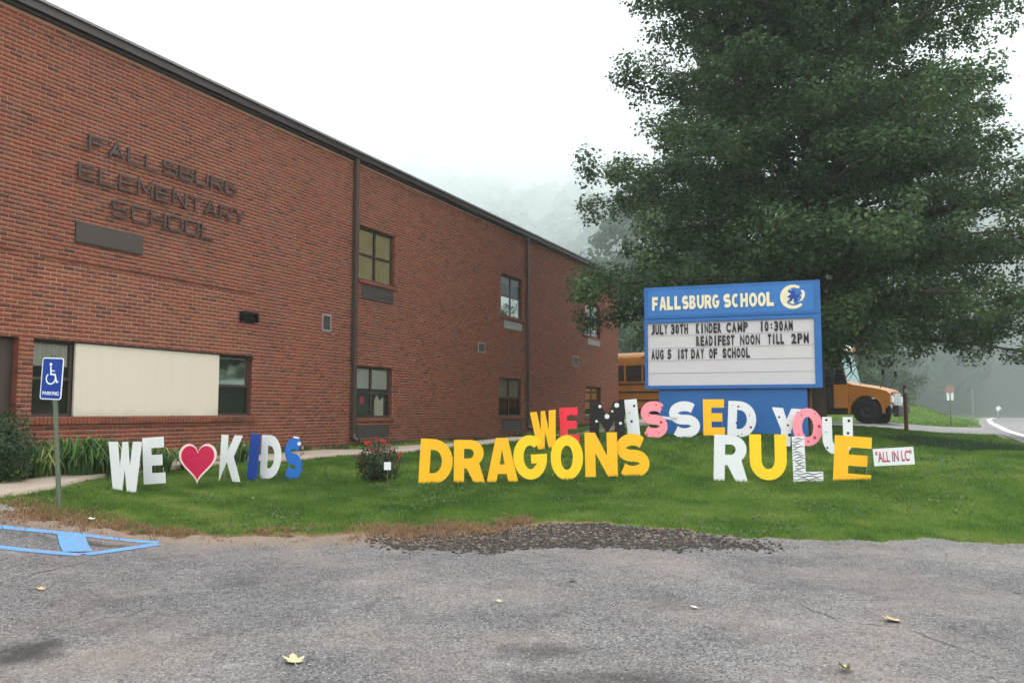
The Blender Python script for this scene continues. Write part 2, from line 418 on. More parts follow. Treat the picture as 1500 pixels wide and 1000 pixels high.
def asphalt_mat(name, base=1.0, patch=True):
    m = mat(name, (.2,.2,.2), .9, .25); t = NT(m)
    sp = t.vor(88, out='Color'); bw = t.new('ShaderNodeRGBToBW'); t.l.new(sp, bw.inputs[0])
    b = base
    c = t.ramp(bw.outputs[0], [(.12,(.035*b,.035*b,.038*b)),(.34,(.130*b,.128*b,.131*b)),(.6,(.185*b,.181*b,.184*b)),(.82,(.26*b,.25*b,.247*b)),(.97,(.42*b,.41*b,.40*b))])
    sp2 = t.vor(38, out='Color'); bw2 = t.new('ShaderNodeRGBToBW'); t.l.new(sp2, bw2.inputs[0])
    c = t.mix(t.ramp(bw2.outputs[0], [(.10, .65),(.24, 0.0)]), c, (.045*b,.044*b,.047*b))
    big = t.noise(.42, 5, .6, dist=.6); c = t.mix(t.ramp(big, [(.32,.0),(.62,.75)]), c, t.mix(1.0, c, (.62,.62,.66), 'MULTIPLY'))
    mid = t.noise(2.2, 6, .68, dist=.4); c = t.mix(t.ramp(mid, [(.50,.0),(.74,.8)]), c, t.mix(1.0, c, (.50,.49,.50), 'MULTIPLY'))
    tan = t.noise(.7, 5, .6); c = t.mix(t.ramp(tan, [(.46,.0),(.66,.38)]), c, (.225,.185,.165))
    pale = t.noise(3.1, 6, .7); c = t.mix(t.ramp(pale, [(.56,.0),(.75,.30)]), c, (.34,.33,.33))
    if patch:
        o = t.attr('oil'); on = t.math('ADD', o, t.math('MULTIPLY', t.math('SUBTRACT', t.noise(5, 5, .7), .5), .9))
        c = t.mix(t.ramp(on, [(.35,.0),(.75,.85)]), c, (.022,.020,.020))
        ed = t.attr('edge'); en = t.math('ADD', ed, t.math('MULTIPLY', t.math('SUBTRACT', t.noise(6, 5, .7), .5), .8))
        c = t.mix(t.ramp(en, [(.35,.0),(.8,.62)]), c, (.20,.145,.105))
        cr = t.new('ShaderNodeTexVoronoi', feature='DISTANCE_TO_EDGE'); cr.inputs['Scale'].default_value = .55
        wv = t.new('ShaderNodeVectorMath', operation='ADD'); nz = t.new('ShaderNodeTexNoise'); nz.inputs['Scale'].default_value = 2.2; nz.inputs['Detail'].default_value = 6
        t.l.new(t.pos(), wv.inputs[0]); t.l.new(nz.outputs['Color'], wv.inputs[1]); t.l.new(t.pos(), nz.inputs['Vector']); t.l.new(wv.outputs[0], cr.inputs['Vector'])
        crk = t.ramp(cr.outputs['Distance'], [(.0,1.0),(.012,0.0)])
        crm = t.math('MULTIPLY', crk, t.ramp(t.noise(.6, 3), [(.48,0.0),(.62,.8)]))
        c = t.mix(crm, c, (.045,.042,.04))
    t.col(c)
    hb = t.math('ADD', bw.outputs[0], t.math('MULTIPLY', mid, 1.5))
    t.bump(hb, .65, .008); return m
M['asphalt'] = asphalt_mat('worn_asphalt', .80)
M['road'] = asphalt_mat('road_asphalt', 1.5, False)
def line_mat(name, c, wear=.5, under=(.16,.16,.165)):
    m = mat(name, c, .7, .3); t = NT(m)
    n = t.noise(22, 6, .75); k = t.ramp(n, [(wear-.04, 0.0), (wear+.10, 1.0)])
    n2 = t.noise(2.5, 3)
    t.col(t.mix(k, t.mix(n2, tuple(x*.8 for x in c), c), under)); return m
M['blueline'] = line_mat('worn_blue_line_paint', (.06,.28,.68), .49)
M['whiteline'] = line_mat('white_line_paint', (.80,.80,.80), .70)
M['rubble'] = worn('crumbled_asphalt', (.060,.052,.047), .95, .6, 14, .15, 0, .6)
M['rubblelight'] = worn('pale_stone', (.34,.32,.30), .95, .2, 14)
M['rubblemid'] = worn('grey_brown_stone', (.15,.125,.105), .95, .4, 14)
M['busyellow'] = worn('school_bus_orange', (.33,.120,.010), .35, .35, 2, .6)
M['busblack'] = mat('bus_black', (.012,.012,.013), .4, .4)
M['busglass'] = mat('dark_bus_glass', (.010,.013,.015), .08, .6)
M['buswind'] = mat('bus_windscreen', (.26,.42,.44), .1, .8)
M['chrome'] = mat('silver_metal', (.62,.64,.66), .3, .5, .6)
M['tyre'] = mat('tyre_rubber', (.012,.012,.012), .9, .1)
M['lamp'] = mat('lamp_glass', (.7,.7,.72), .2, .6)
M['buswhite'] = worn('bus_white_roof', (.75,.76,.77), .4, .04, 2)
M['palewood'] = worn('silvery_pole', (.30,.29,.28), .9, .15, 6)
M['fadedred'] = worn('faded_red_sign', (.27,.19,.175), .5, .1, 6)

# ------------------------------------------------------------------ ground sheet
EDGE_UV = [(-500,742),(-200,738),(0,752),(40,758),(110,768),(200,784),(300,787),(450,787),(560,782),(700,778),(760,771),(830,765),(900,768),(1000,777),(1100,789),(1200,792),(1290,795),(1345,790),(1420,795),(1500,800),(1700,810)]
EP = np.array([G(u, v) for u, v in EDGE_UV]); EP = EP[np.argsort(EP[:,0])]
def edge_y(x):
    x = np.asarray(x, float)
    e = np.interp(x, EP[:,0], EP[:,1])
    return e + .035*np.sin(x*7.1)+.03*np.sin(x*13.7+1)+.02*np.sin(x*29+2)
def axis(lo, hi, fine0, fine1, st, grow=1.18):
    a = list(np.arange(fine0, fine1+1e-6, st)); s = st
    while a[-1] < hi: s *= grow; a.append(a[-1]+s)
    s = st
    while a[0] > lo: s *= grow; a.insert(0, a[0]-s)
    return np.array(a)
gx = axis(-700, 700, -12, 20, .2, 1.12); gy = axis(-200, 900, 7, 30, .2, 1.10)
XX, YY = np.meshgrid(gx, gy); ZZ = H(XX, YY)
# sink the base under the lot so the asphalt lies clear above it
nx, ny = len(gx), len(gy)
V = np.stack([XX.ravel(), YY.ravel(), (ZZ-.10*sstep(.02, .35, edge_y(XX)-YY)*(YY < 30)*(np.abs(XX) < 55)).ravel()], 1)
idx = np.arange(nx*ny).reshape(ny, nx)
Fq = np.stack([idx[:-1,:-1].ravel(), idx[:-1,1:].ravel(), idx[1:,1:].ravel(), idx[1:,:-1].ravel()], 1)
de = V[:,1]-edge_y(V[:,0])
dryk = np.interp(V[:,0], [-8,-6.6,-5,-3.6,-1.5,-.2,.3,.9,8], [.9,.95,.55,.30,.42,.40,.22,.10,.05])
dry = np.clip(1.1-np.abs(de)/np.maximum(dryk,.02)*.8, 0, 1)
gr = ((V[:,0] < -5.2) & (de > -.1) & (de < .35) & (V[:,1] < 12)).astype(float)
rs = road_side(V[:,0], V[:,1])
gr = np.maximum(gr, sstep(-1.6, -.5, rs)*(1-sstep(8.5,10,rs))*(V[:,1] > 25))
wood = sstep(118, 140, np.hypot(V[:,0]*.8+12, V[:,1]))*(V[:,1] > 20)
g_o = ob('ground', me_np('ground', V, Fq, {'dry': dry, 'gravel': gr, 'wood': wood}, True), M['terrain']); tag(g_o, kind='structure')

def drape(name, pts_l, pts_r, mt, off, nl=40, nw=3, parent=None, kind='structure', attrs=None):
    """sheet between two plan polylines lying on the ground"""
    def resamp(p, n):
        p = np.array(p, float)[:, :2]; d = np.concatenate([[0], np.cumsum(np.hypot(*np.diff(p, axis=0).T))])
        s = np.linspace(0, d[-1], n); return np.stack([np.interp(s, d, p[:,0]), np.interp(s, d, p[:,1])], 1)
    a = resamp(pts_l, nl+1); b = resamp(pts_r, nl+1)
    k = np.linspace(0, 1, nw+1)[:, None, None]; g = a[None]*(1-k)+b[None]*k
    g = g.reshape(-1, 2); z = H(g[:,0], g[:,1])+off
    V = np.column_stack([g, z]); idx = np.arange(len(V)).reshape(nw+1, nl+1)
    Fq = np.stack([idx[:-1,:-1].ravel(), idx[:-1,1:].ravel(), idx[1:,1:].ravel(), idx[1:,:-1].ravel()], 1)
    o = ob(name, me_np(name, V, Fq, attrs(V) if attrs else None, True), mt, parent)
    if kind: tag(o, kind=kind)
    return o
# parking lot: fine sheet from behind the camera to the ragged grass edge
lx = axis(-60, 60, -9, 12, .05, 1.25)
ty = np.concatenate([np.linspace(0, .5, 30, endpoint=False), np.linspace(.5, 1, 130)])
LX = np.repeat(lx[None], len(ty), 0); ye = np.minimum(edge_y(LX), 60)
y0 = -25.0; LY = np.where(ty[:,None] < .5, y0+(3-y0)*(ty[:,None]/.5), 3+(ye-3)*((ty[:,None]-.5)/.5))
LZ = H(LX, LY)+.014
rr = RNG.random(LX.shape)
# crumbled hollow along the edge
ca, cb = G(570, 795), G(1100, 800)
def crumble(x, y):
    e = edge_y(x); d = e-y
    sx = sstep(-1.7, -1.0, x)*(1-sstep(1.9, 3.1, x))
    w = .30+.62*np.exp(-((x-.55)/1.5)**2)
    off = .14+.35*np.clip((x+1.3)/3.2, 0, 1)*0
    return sx*np.exp(-((d-off-w*.5)/w)**2*1.6)
CR = crumble(LX, LY)
lump = (np.sin(LX*23+LY*11)*np.sin(LY*31-LX*7)+.6*np.sin(LX*53+3)*np.sin(LY*61))*.5
LZ = LZ - CR*.035 + CR*(.016*lump+.020*(rr-.5)) + .0015*(rr-.5)
V = np.stack([LX.ravel(), LY.ravel(), LZ.ravel()], 1); nX = len(lx); idx = np.arange(len(V)).reshape(len(ty), nX)
Fq = np.stack([idx[:-1,:-1].ravel(), idx[:-1,1:].ravel(), idx[1:,1:].ravel(), idx[1:,:-1].ravel()], 1)
oil = CR.ravel()*1.1
for (u, v, rx, ry, k) in ((35,960,.30,.35,.85),(790,955,.45,.28,.62),(900,1000,.8,.28,.68),(430,1000,.4,.15,.4),(640,820,.5,.12,.35),(1000,840,.5,.2,.25),(800,920,.3,.2,.3),(1100,860,.6,.25,.25),(150,800,.35,.14,.75),(430,975,.5,.2,.2),(1180,1000,.5,.15,.25),(560,960,.4,.2,.25)):
    g = G(u, v); oil = np.maximum(oil, k*np.exp(-((V[:,0]-g[0])/rx)**2-((V[:,1]-g[1])/ry)**2))
ed = np.clip(1.15-(edge_y(V[:,0])-V[:,1])/np.interp(V[:,0], [-9,-6,-3,-1,0,.5,1.5,4,9], [.8,.7,.8,1.0,.8,.15,.12,.1,.1]), 0, 1)*np.interp(V[:,0], [-9,0,1,9], [1,1,.4,.3])
lot = ob('parking_lot', me_np('parking_lot', V, Fq, {'oil': oil, 'edge': ed}, True), M['asphalt']); tag(lot, kind='structure')

# blue accessible-bay lines, painted
def pline(uv, w=.10, mt='blueline', name='painted_blue_line', off=.0185):
    pts = np.array([G(u, v)[:2] for u, v in uv]); L = []; R = []
    for i, p in enumerate(pts):
        d = pts[min(i+1, len(pts)-1)]-pts[max(i-1, 0)]; d /= np.linalg.norm(d); n = np.array([-d[1], d[0]])
        L.append(p+n*w/2); R.append(p-n*w/2)
    return drape(name, L, R, M[mt], off, 40, 3)
pline([(-120,763),(0,774),(120,785),(232,797)], .12)
pline([(-120,794),(0,804),(119,815)], .11, off=.0190)
pline([(125,814.5),(180,807),(232,799)], .11, off=.0200)
pline([(104,785),(108,800),(114,811)], .24, off=.0225)
tag(bpy.data.objects['painted_blue_line'], kind='structure')

M['crack'] = mat('tar_dark_crack', (.060,.056,.053), .95, .1)
def crack(uv, w, seed):
    rg = np.random.default_rng(seed); P0 = np.array([G(u, v)[:2] for u, v in uv]); out = [P0[0]]
    for a, b in zip(P0[:-1], P0[1:]):
        k = max(3, int(np.hypot(*(b-a))/.09)); nn_ = np.array([-(b-a)[1], (b-a)[0]])/np.hypot(*(b-a))
        for i in range(1, k+1): out.append(a+(b-a)*i/k+nn_*rg.normal(0, .016))
    out = np.array(out); L, R_ = [], []
    for i, p in enumerate(out):
        d = out[min(i+1, len(out)-1)]-out[max(i-1, 0)]; d /= np.linalg.norm(d)+1e-9; q = np.array([-d[1], d[0]]); ww = w*(.25+rg.random())*min(1, i/4+.1, (len(out)-1-i)/4+.1)
        L.append(p+q*ww/2); R_.append(p-q*ww/2)
    L, R_ = np.array(L), np.array(R_); g = np.concatenate([L, R_]); z = H(g[:,0], g[:,1])+.0175; m_ = len(L); i = np.arange(m_-1)
    o = ob('crack', me_np('crack', np.column_stack([g, z]), np.stack([i, i+m_, i+m_+1, i+1], 1)), M['crack']); tag(o, kind='structure')
crack([(1150,880),(1230,912),(1330,925),(1400,950),(1500,985)], .009, 1); crack([(1380,800),(1400,860),(1385,900)], .004, 2)
crack([(0,855),(70,838),(120,826),(185,822)], .012, 3); crack([(1010,800),(1080,830),(1120,870)], .005, 4)
crack([(880,835),(960,828),(1060,836)], .010, 5); crack([(1080,795),(1180,820),(1300,815),(1420,840)], .007, 6); crack([(420,905),(500,890),(600,905)], .006, 7)

# sidewalk (a real slab) from the lot corner along the building
sw_n = [G(-330,760)[:2], G(-60,742)[:2], G(20,727)[:2], G(120,704)[:2], G(260,688)[:2], G(400,677)[:2], G(500,668)[:2], G(620,660)[:2], G(780,644)[:2]]
sw_f = [p + np.array([-.42,.92])*(1.15 if i > 2 else 1.5)*(1.0 if i else 1) for i, p in enumerate(sw_n)]
def tw(p): return np.dot(np.array([p[0], p[1], 0])-W0, wd)
swn2 = list(sw_n); swf2 = list(sw_f)
pe = Wp(WT+6, 2.3, 0); swn2.append(pe[:2]); pe = Wp(WT+6, 1.1, 0); swf2.append(pe[:2])
swo = drape('sidewalk', swn2, swf2, M['concrete'], .05, 120, 4)
m_ = swo.modifiers.new('thick', 'SOLIDIFY'); m_.thickness = .12; m_.offset = -1

# driveway, road and its white edge line
drape('driveway', [(-6,45.5),(4,42),(12,31.5),(16.2,27.4),(20,26.5),(22,27)], [(-2,58),(8,52),(16,45.2),(19.5,42.0),(24,41),(26,42)], M['road'], .012, 60, 16)
rl = [(x-.35, y+.15) for x, y in RD[:-2]]; rr_ = [(x+6.6, y-3.4) for x, y in RD[:-2]]
drape('road', rl, rr_, M['road'], .020, 200, 12)
drape('road_edge_line', [(x, y) for x, y in RD[:-2]], [(x+.17*(1+y*.012), y-.08) for x, y in RD[:-2]], M['whiteline'], .032, 200, 1)
drape('road_centre_line', [(x+3.1, y-1.6) for x, y in RD[:-2]], [(x+3.22, y-1.66) for x, y in RD[:-2]], M['yellow'], .032, 200, 1)

# ------------------------------------------------------------------ grass
def leafcloud(cen, nrm_, size, vcol, name, aspect=.62, fold=.18):
    n = len(cen); nr = nrm_/np.linalg.norm(nrm_, axis=1)[:,None]
    a = RNG.normal(size=(n,3)); a -= nr*(a*nr).sum(1)[:,None]; a /= np.linalg.norm(a, axis=1)[:,None]; b = np.cross(nr, a)
    s = size[:,None]
    V = np.stack([cen-a*s*.5, cen+b*s*.5*aspect+nr*s*fold*.3, cen+a*s*.5, cen-b*s*.5*aspect+nr*s*fold*.3], 1)
    V[:,0] -= nr*s*fold*.2
    return me_np(name, V.reshape(-1,3), np.arange(n*4).reshape(n,4), {'v': vcol})
def blades(n, xs, ys, hh, ww, name, mt, vcol, lean=.5, sink=.0):
    z = H(xs, ys)-sink; a = RNG.random(n)*math.pi*2; la = RNG.random(n)*math.pi*2; lm = RNG.random(n)*lean*hh
    dx, dy = np.cos(a)*ww/2, np.sin(a)*ww/2
    V = np.empty((n, 3, 3)); V[:,0] = np.stack([xs-dx, ys-dy, z], 1); V[:,1] = np.stack([xs+dx, ys+dy, z], 1)
    V[:,2] = np.stack([xs+np.cos(la)*lm, ys+np.sin(la)*lm, z+hh], 1)
    return me_np(name, V.reshape(-1,3), np.arange(n*3).reshape(n,3), {'v': vcol})
_gr = np.random.default_rng(3).random((256, 256))
def vnoise(x, y, sc):
    u = np.asarray(x)*sc+100; v = np.asarray(y)*sc+100; i = np.floor(u).astype(int); j = np.floor(v).astype(int); a = u-i; b = v-j; a = a*a*(3-2*a); b = b*b*(3-2*b)
    g = lambda p, q: _gr[p % 256, q % 256]
    return (g(i,j)*(1-a)+g(i+1,j)*a)*(1-b)+(g(i,j+1)*(1-a)+g(i+1,j+1)*a)*b
def clumpy(x, y, s=1.0):
    return np.clip((vnoise(x, y, 6*s)*.45+vnoise(x+7, y, 2.1*s)*.35+vnoise(x, y+9, 14*s)*.20-.5)*1.7+.5, 0, 1)
def _old_clumpy(x, y, s=1.0):
    return .5+.25*np.sin(x*3.1*s+1.3*np.sin(y*2.3*s))+.25*np.sin(y*4.7*s+1.7*np.sin(x*3.9*s))
def wall_side(x, y): return (x-W0[0])*wnrm[0]+(y-W0[1])*wnrm[1]
NL = np.array(sw_n)
def on_lawn(x, y, margin=0.0):
    ok = (y > edge_y(x)+margin) & (wall_side(x, y) > .35)
    swy = np.interp(x, NL[:,0], NL[:,1]); ok &= ((y < swy-.02) | (x > NL[-1,0]) & (wall_side(x, y) > 2.4)) & (x > -5.75)
    s = road_side(x, y); ok &= (s < -.6)
    # driveway mouth
    dn = np.interp(x, [-6,4,12,16.2,20], [45.5,42,31.5,27.4,26.5]); df = np.interp(x, [-2,8,16,19.5,24], [58,52,45.2,42,41])
    ok &= ~((y > dn) & (y < df))
    return ok
xs, ys, hs_, ws_ = [], [], [], []
for (n, y0_, y1_, x0_, x1_, hb, wb) in ((360000, 8.6, 13.5, -7, 10, .046, .008), (300000, 13.5, 22, -6, 14.5, .055, .013), (130000, 22, 34, -2, 18, .06, .024), (60000, 34, 75, -8, 42, .09, .05)):
    x = RNG.uniform(x0_, x1_, n); y = RNG.uniform(y0_, y1_, n)
    inview = (x/y < .64) & (x/y > -.66); k = on_lawn(x, y, -.04) & inview
    cl_ = clumpy(x, y)*.7+.3*RNG.random(n)
    e = y-edge_y(x); thin = np.clip(e/np.interp(x, [-8,-6,-5,-3.6,-1.5,-.2,.3,.9,8], [1.2,1.2,.55,.3,.40,.35,.2,.12,.08]), 0, 1)
    k &= RNG.random(n) < thin**1.6*1.2
    x, y, cl_ = x[k], y[k], cl_[k]
    xs.append(x); ys.append(y); hs_.append(hb*(.35+.95*cl_)*(.7+.6*RNG.random(len(x)))); ws_.append(np.full(len(x), wb))
xs = np.concatenate(xs); ys = np.concatenate(ys); hs_ = np.concatenate(hs_); ws_ = np.concatenate(ws_)
vc = np.clip(.34+.40*(RNG.random(len(xs))-.5)+.60*(vnoise(xs, ys, .55)-.5)+.80*(vnoise(xs, ys, 2.6)-.5)+.35*(vnoise(xs, ys, 9)-.5)+.35*np.exp(-np.abs(ys-edge_y(xs))/.5)+.18*(RNG.random(len(xs)) > .94), 0, 1)
go = ob('lawn_grass', blades(len(xs), xs, ys, hs_, ws_, 'lawn_grass', M['grass'], vc, .7), M['grass']); tag(go, 'short green mown grass covering the lawn in front of the school', 'grass', kind='stuff')
n = 90000; x = RNG.uniform(-7.5, 1.2, n); e = RNG.normal(.10, .26, n)*np.interp(x, [-7.5,-5,-3.6,-1.5,0,1.2], [1.4,1.1,.6,1.0,.8,.15]); y = edge_y(x)+e+.08
cl_ = clumpy(x, y, 1.6); k = (cl_ > .50+.25*(x > -3.3)*(x < -1.8)) & (RNG.random(n) < .55) & (x < .25); x, y = x[k], y[k]
so_ = ob('dry_grass', blades(len(x), x, y, .018+.03*RNG.random(len(x)), np.full(len(x), .009), 'dry_grass', M['straw'], RNG.random(len(x)), 1.6, -.012), M['straw'])
tag(so_, 'reddish brown dead grass along the edge of the asphalt', 'dry grass', kind='stuff')

n = 26000; x = RNG.uniform(-6, 11, n); y = RNG.uniform(9, 17, n); k = on_lawn(x, y, .05) & (vnoise(x+3, y+5, 1.3)*.6+vnoise(x, y, 4)*.4 > .60); x, y = x[k], y[k]; n = len(x)
cvw = ob('clover_patches', leafcloud(np.column_stack([x, y, H(x, y)+.03+.02*RNG.random(n)]), RNG.normal(size=(n,3))*.3+np.array([0,0,1.]), .026+.018*RNG.random(n), np.clip(.2+.8*RNG.random(n), 0, 1), 'clover', .9), M['farleaf']); tag(cvw, 'dark clover and broadleaf weeds growing in patches through the lawn', 'clover', kind='stuff')
n = 9000; q0, q1 = G(1345, 646), G(1475, 663); t_ = RNG.random(n); x = q0[0]+(q1[0]-q0[0])*t_+RNG.normal(0, .35, n); y = q0[1]+(q1[1]-q0[1])*t_+RNG.normal(0, .5, n)
k = on_lawn(x, y) & (vnoise(x, y, 1.7) > .38); x, y = x[k], y[k]
dw = ob('ditch_shade_grass', blades(len(x), x, y, .07+.12*RNG.random(len(x)), np.full(len(x), .02), 'ditch_shade_grass', M['bushleaf'], RNG.random(len(x)), .8), M['bushleaf']); tag(dw, 'long dark grass blades standing in for the shade in the shallow ditch by the driveway', 'weeds', kind='stuff')  # dark blades added to imitate the shading of the ditch

# loose stones: crumbled asphalt and gravel
def stones(name, pts, sizes, mt, label, cat):
    n = len(pts); base = np.array([[1,0,0],[-1,0,0],[0,1,0],[0,-1,0],[0,0,.7],[0,0,-.5]], float)
    Fb = np.array([[0,2,4],[2,1,4],[1,3,4],[3,0,4],[2,0,5],[1,2,5],[3,1,5],[0,3,5]])
    a = RNG.random(n)*6.28; sc = sizes[:,None,None]*(base[None]*(.6+.8*RNG.random((n,6,1))))
    c, s = np.cos(a)[:,None], np.sin(a)[:,None]
    X = sc[:,:,0]*c-sc[:,:,1]*s; Y = sc[:,:,0]*s+sc[:,:,1]*c
    V = np.stack([X+pts[:,0:1], Y+pts[:,1:2], sc[:,:,2]*.7+pts[:,2:3]], 2).reshape(-1,3)
    Ff = (Fb[None]+6*np.arange(n)[:,None,None]).reshape(-1,3)
    o = ob(name, me_np(name, V, Ff), mt); tag(o, label, cat, kind='stuff'); return o
n = 26000; x = RNG.uniform(-1.6, 3.2, n); y = edge_y(x)-RNG.uniform(-.02, 1.3, n); k = RNG.random(n) < crumble(x, y)**1.3*.9
x, y = x[k], y[k]; cr = crumble(x, y)
stones('asphalt_rubble', np.column_stack([x, y, H(x, y)+.014-.035*cr+.006]), .005+.024*RNG.random(len(x))**3, M['rubble'], 'dark crumbled asphalt chunks in the broken edge of the lot', 'rubble')
x = RNG.uniform(-1.5, 3.0, 1500); y = edge_y(x)-RNG.uniform(0, 1.2, 1500); k = RNG.random(1500) < crumble(x, y); x, y = x[k], y[k]
stones('pale_rubble', np.column_stack([x, y, H(x, y)-.006]), .008+.026*RNG.random(len(x))**2, M['rubblemid'], 'paler broken stones lying in the crumbled dark patch', 'rubble')
n = 5200; x = RNG.uniform(-6.5, 7, n); y = np.where(RNG.random(n) < .45, edge_y(x)-np.abs(RNG.normal(0, .35, n)), RNG.uniform(3.5, 9.5, n)); k = y < edge_y(x)+.02; x, y = x[k], y[k]
stones('loose_gravel', np.column_stack([x, y, H(x, y)+.017]), .003+.007*RNG.random(len(x))**3, M['rubblelight'], 'pale loose gravel scattered over the asphalt lot', 'gravel')
n = 3500; x = RNG.uniform(-7.6, -5.0, n); y = edge_y(x)+RNG.uniform(-.25, .42, n)
stones('edge_gravel', np.column_stack([x, y, H(x, y)+.010]), .006+.012*RNG.random(n)**2, M['rubblelight'], 'grey gravel strip between the blue painted bay and the lawn', 'gravel')

# ------------------------------------------------------------------ school building
sch = empty('school_building', Wp(0, 0, .6)); tag(sch, 'long two-storey red brick school building with flat dark roof edge', 'building')
SO = np.array(sch.location)
ZR = wall_hit(520, 228)[1]            # top of brickwork (under the fascia top)
ZT = wall_hit(520, 222)[1]
def fr(o):                            # bring a mesh built in world space under the school
    o.parent = sch; o.matrix_parent_inverse = Matrix.Translation(-Vector(SO)); return o
def rect(u0, u1, ua, vt, vb):
    t0, _ = wall_hit(u0, 550); t1, _ = wall_hit(u1, 550)
    return [t0, t1, wall_hit(ua, vb)[1], wall_hit(ua, vt)[1]]
snap = lambda z: round(z/CH)*CH
OPN = {}
OPN['door'] = rect(-120, 26, 25, 492, 600); OPN['door'][2] = .60
OPN['B'] = rect(48, 370, 50, 498, 613)
OPN['C'] = rect(519, 575, 545, 538, 610)
OPN['D'] = rect(524, 577, 524, 330, 408)
OPN['E'] = rect(731, 765, 733, 554, 610)
OPN['F'] = rect(734, 767, 734, 399, 463)
OPN['G'] = rect(858, 880, 858, 441, 491)
OPN['H'] = rect(857, 880, 858, 566, 610)
for k_ in OPN:
    r = OPN[k_]; r[2] = snap(r[2]) if k_ != 'door' else r[2]; r[3] = snap(r[3])
HOLES = list(OPN.values())
TL, ZB = -9.0, .45
# mortar backing wall with openings and reveals
RV = .13
ts_ = sorted(set([TL, WT]+[q for r in HOLES for q in r[:2]])); zs_ = sorted(set([ZB, ZR]+[q for r in HOLES for q in r[2:]]))
mb = MB()
def wq(pts): return [tuple(Wp(*p)) for p in pts]
for a, b in zip(ts_[:-1], ts_[1:]):
    for c, d in zip(zs_[:-1], zs_[1:]):
        tm, zm = (a+b)/2, (c+d)/2
        if any(r[0] < tm < r[1] and r[2] < zm < r[3] for r in HOLES): continue
        mb.add(wq([(a,-.0085,c),(b,-.0085,c),(b,-.0085,d),(a,-.0085,d)]), [[0,1,2,3]])
mb.add(wq([(WT,-.008,ZB),(WT,-15,ZB),(WT,-15,ZR),(WT,-.008,ZR)]), [[0,1,2,3]])
mb.add(wq([(TL,-.008,ZB),(TL,-15,ZB),(TL,-15,ZR),(TL,-.008,ZR)]), [[0,3,2,1]])
mb.add(wq([(TL,-15,ZB),(WT,-15,ZB),(WT,-15,ZR),(TL,-15,ZR)]), [[0,3,2,1]])
fr(mb.build('wall', M['mortar'], recalc=False))
for r in HOLES:
    a, b, c, d = r; mb = MB()
    mb.add(wq([(a,-.009,c),(a,-.009,d),(a,-RV-.05,d),(a,-RV-.05,c)]), [[0,1,2,3]])
    mb.add(wq([(b,-.009,c),(b,-RV-.05,c),(b,-RV-.05,d),(b,-.009,d)]), [[0,1,2,3]])
    mb.add(wq([(a,-.009,d),(b,-.009,d),(b,-RV-.05,d),(a,-RV-.05,d)]), [[0,1,2,3]])
    mb.add(wq([(a,-.009,c),(a,-RV-.05,c),(b,-RV-.05,c),(b,-.009,c)]), [[0,1,2,3]])
    fr(mb.build('opening_reveal', M['brick'], recalc=False))
mb = MB()
mb.add(wq([(TL,.02,ZR+.12),(WT+.02,.02,ZR+.12),(WT+.02,-15,ZR+.12),(TL,-15,ZR+.12)]), [[0,1,2,3]])
fr(mb.build('roof', M['fascia'], recalc=False))
# fascia: dark overhanging band with a paler metal drip edge on top
def wbox(mbx, t0, t1, w0, w1, z0, z1, m=0):
    V = [tuple(Wp(t, w, z)) for z in (z0, z1) for w in (w0, w1) for t in (t0, t1)]
    return mbx.add(V, [[0,2,3,1],[4,5,7,6],[0,1,5,4],[2,6,7,3],[0,4,6,2],[1,3,7,5]], m)
mb = MB(); wbox(mb, TL, WT+.12, -.3, .12, ZT-.175, ZT-.045); wbox(mb, TL, WT+.06, -.2, .05, ZT-.225, ZT-.178); fr(mb.build('fascia', M['fascia']))
mb = MB(); wbox(mb, TL, WT+.14, -.32, .155, ZT-.043, ZT); fr(mb.build('roof_edge_trim', M['fascia_edge']))
ZC = ZT-.227
# bricks
zrow0 = int(math.floor(ZB/CH)); zrow1 = int(ZC/CH)
t_p0, z_p = wall_hit(52, 371); t_p1, _ = wall_hit(372, 430)      # recessed panel over the long opening
PAN = (t_p0, t_p1, OPN['B'][3], snap(z_p)); PAN0 = (TL, wall_hit(30, 367)[0], OPN['B'][3], snap(wall_hit(0, 362)[1]))
joints = [wall_hit(592, 500)[0], wall_hit(692, 500)[0], wall_hit(500, 400)[0], wall_hit(838, 400)[0]]
J = .0125
full = []; part = []
for rw in range(zrow0, zrow1):
    z0 = rw*CH; z1 = z0+CH; zm = (z0+z1)/2
    half = .5*(rw % 2)
    i0 = int(math.floor(-2.6/BL))
    i1 = int(math.ceil(WT/BL))+1
    ops = [(r[0], r[1]) for r in HOLES if r[2] < zm < r[3]]
    for i in range(i0, i1):
        a = (i-half)*BL+J/2; b = a+BL-J
        if a >= WT-.02: continue
        segs = [(a, min(b, WT))]
        for (o0, o1) in ops:
            ns = []
            for (p, q) in segs:
                if q <= o0 or p >= o1: ns.append((p, q)); continue
                if p < o0-.03: ns.append((p, o0))
                if q > o1+.03: ns.append((o1, q))
            segs = ns
        for jt in joints:
            ns = []
            for (p, q) in segs:
                if p < jt-.02 and q > jt+.02: ns += [(p, jt-.007), (jt+.007, q)]
                else: ns.append((p, q))
            segs = ns
        for (p, q) in segs:
            tm = (p+q)/2; w = 0.0
            if (PAN[0] < tm < PAN[1] and PAN[2] < zm < PAN[3]) or (PAN0[0] < tm < PAN0[1] and PAN0[2] < zm < PAN0[3]): w = 0.0
            else: w = .0
            (full if abs(q-p-(BL-J)) < 1e-4 else part).append((p, q, z0+J/2, z1-J/2, w))
def pan_off(tm, zm):
    if PAN[0] < tm < PAN[1] and PAN[3] < zm < PAN[3]+CH: return .013
    if PAN0[0] < tm < PAN0[1] and PAN0[3] < zm < PAN0[3]+CH: return .013
    if PAN[0] < tm < PAN[1] and PAN[2] < zm < PAN[3]: return -.0035
    if PAN0[0] < tm < PAN0[1] and PAN0[2] < zm < PAN0[3]: return -.0035
    return 0.0
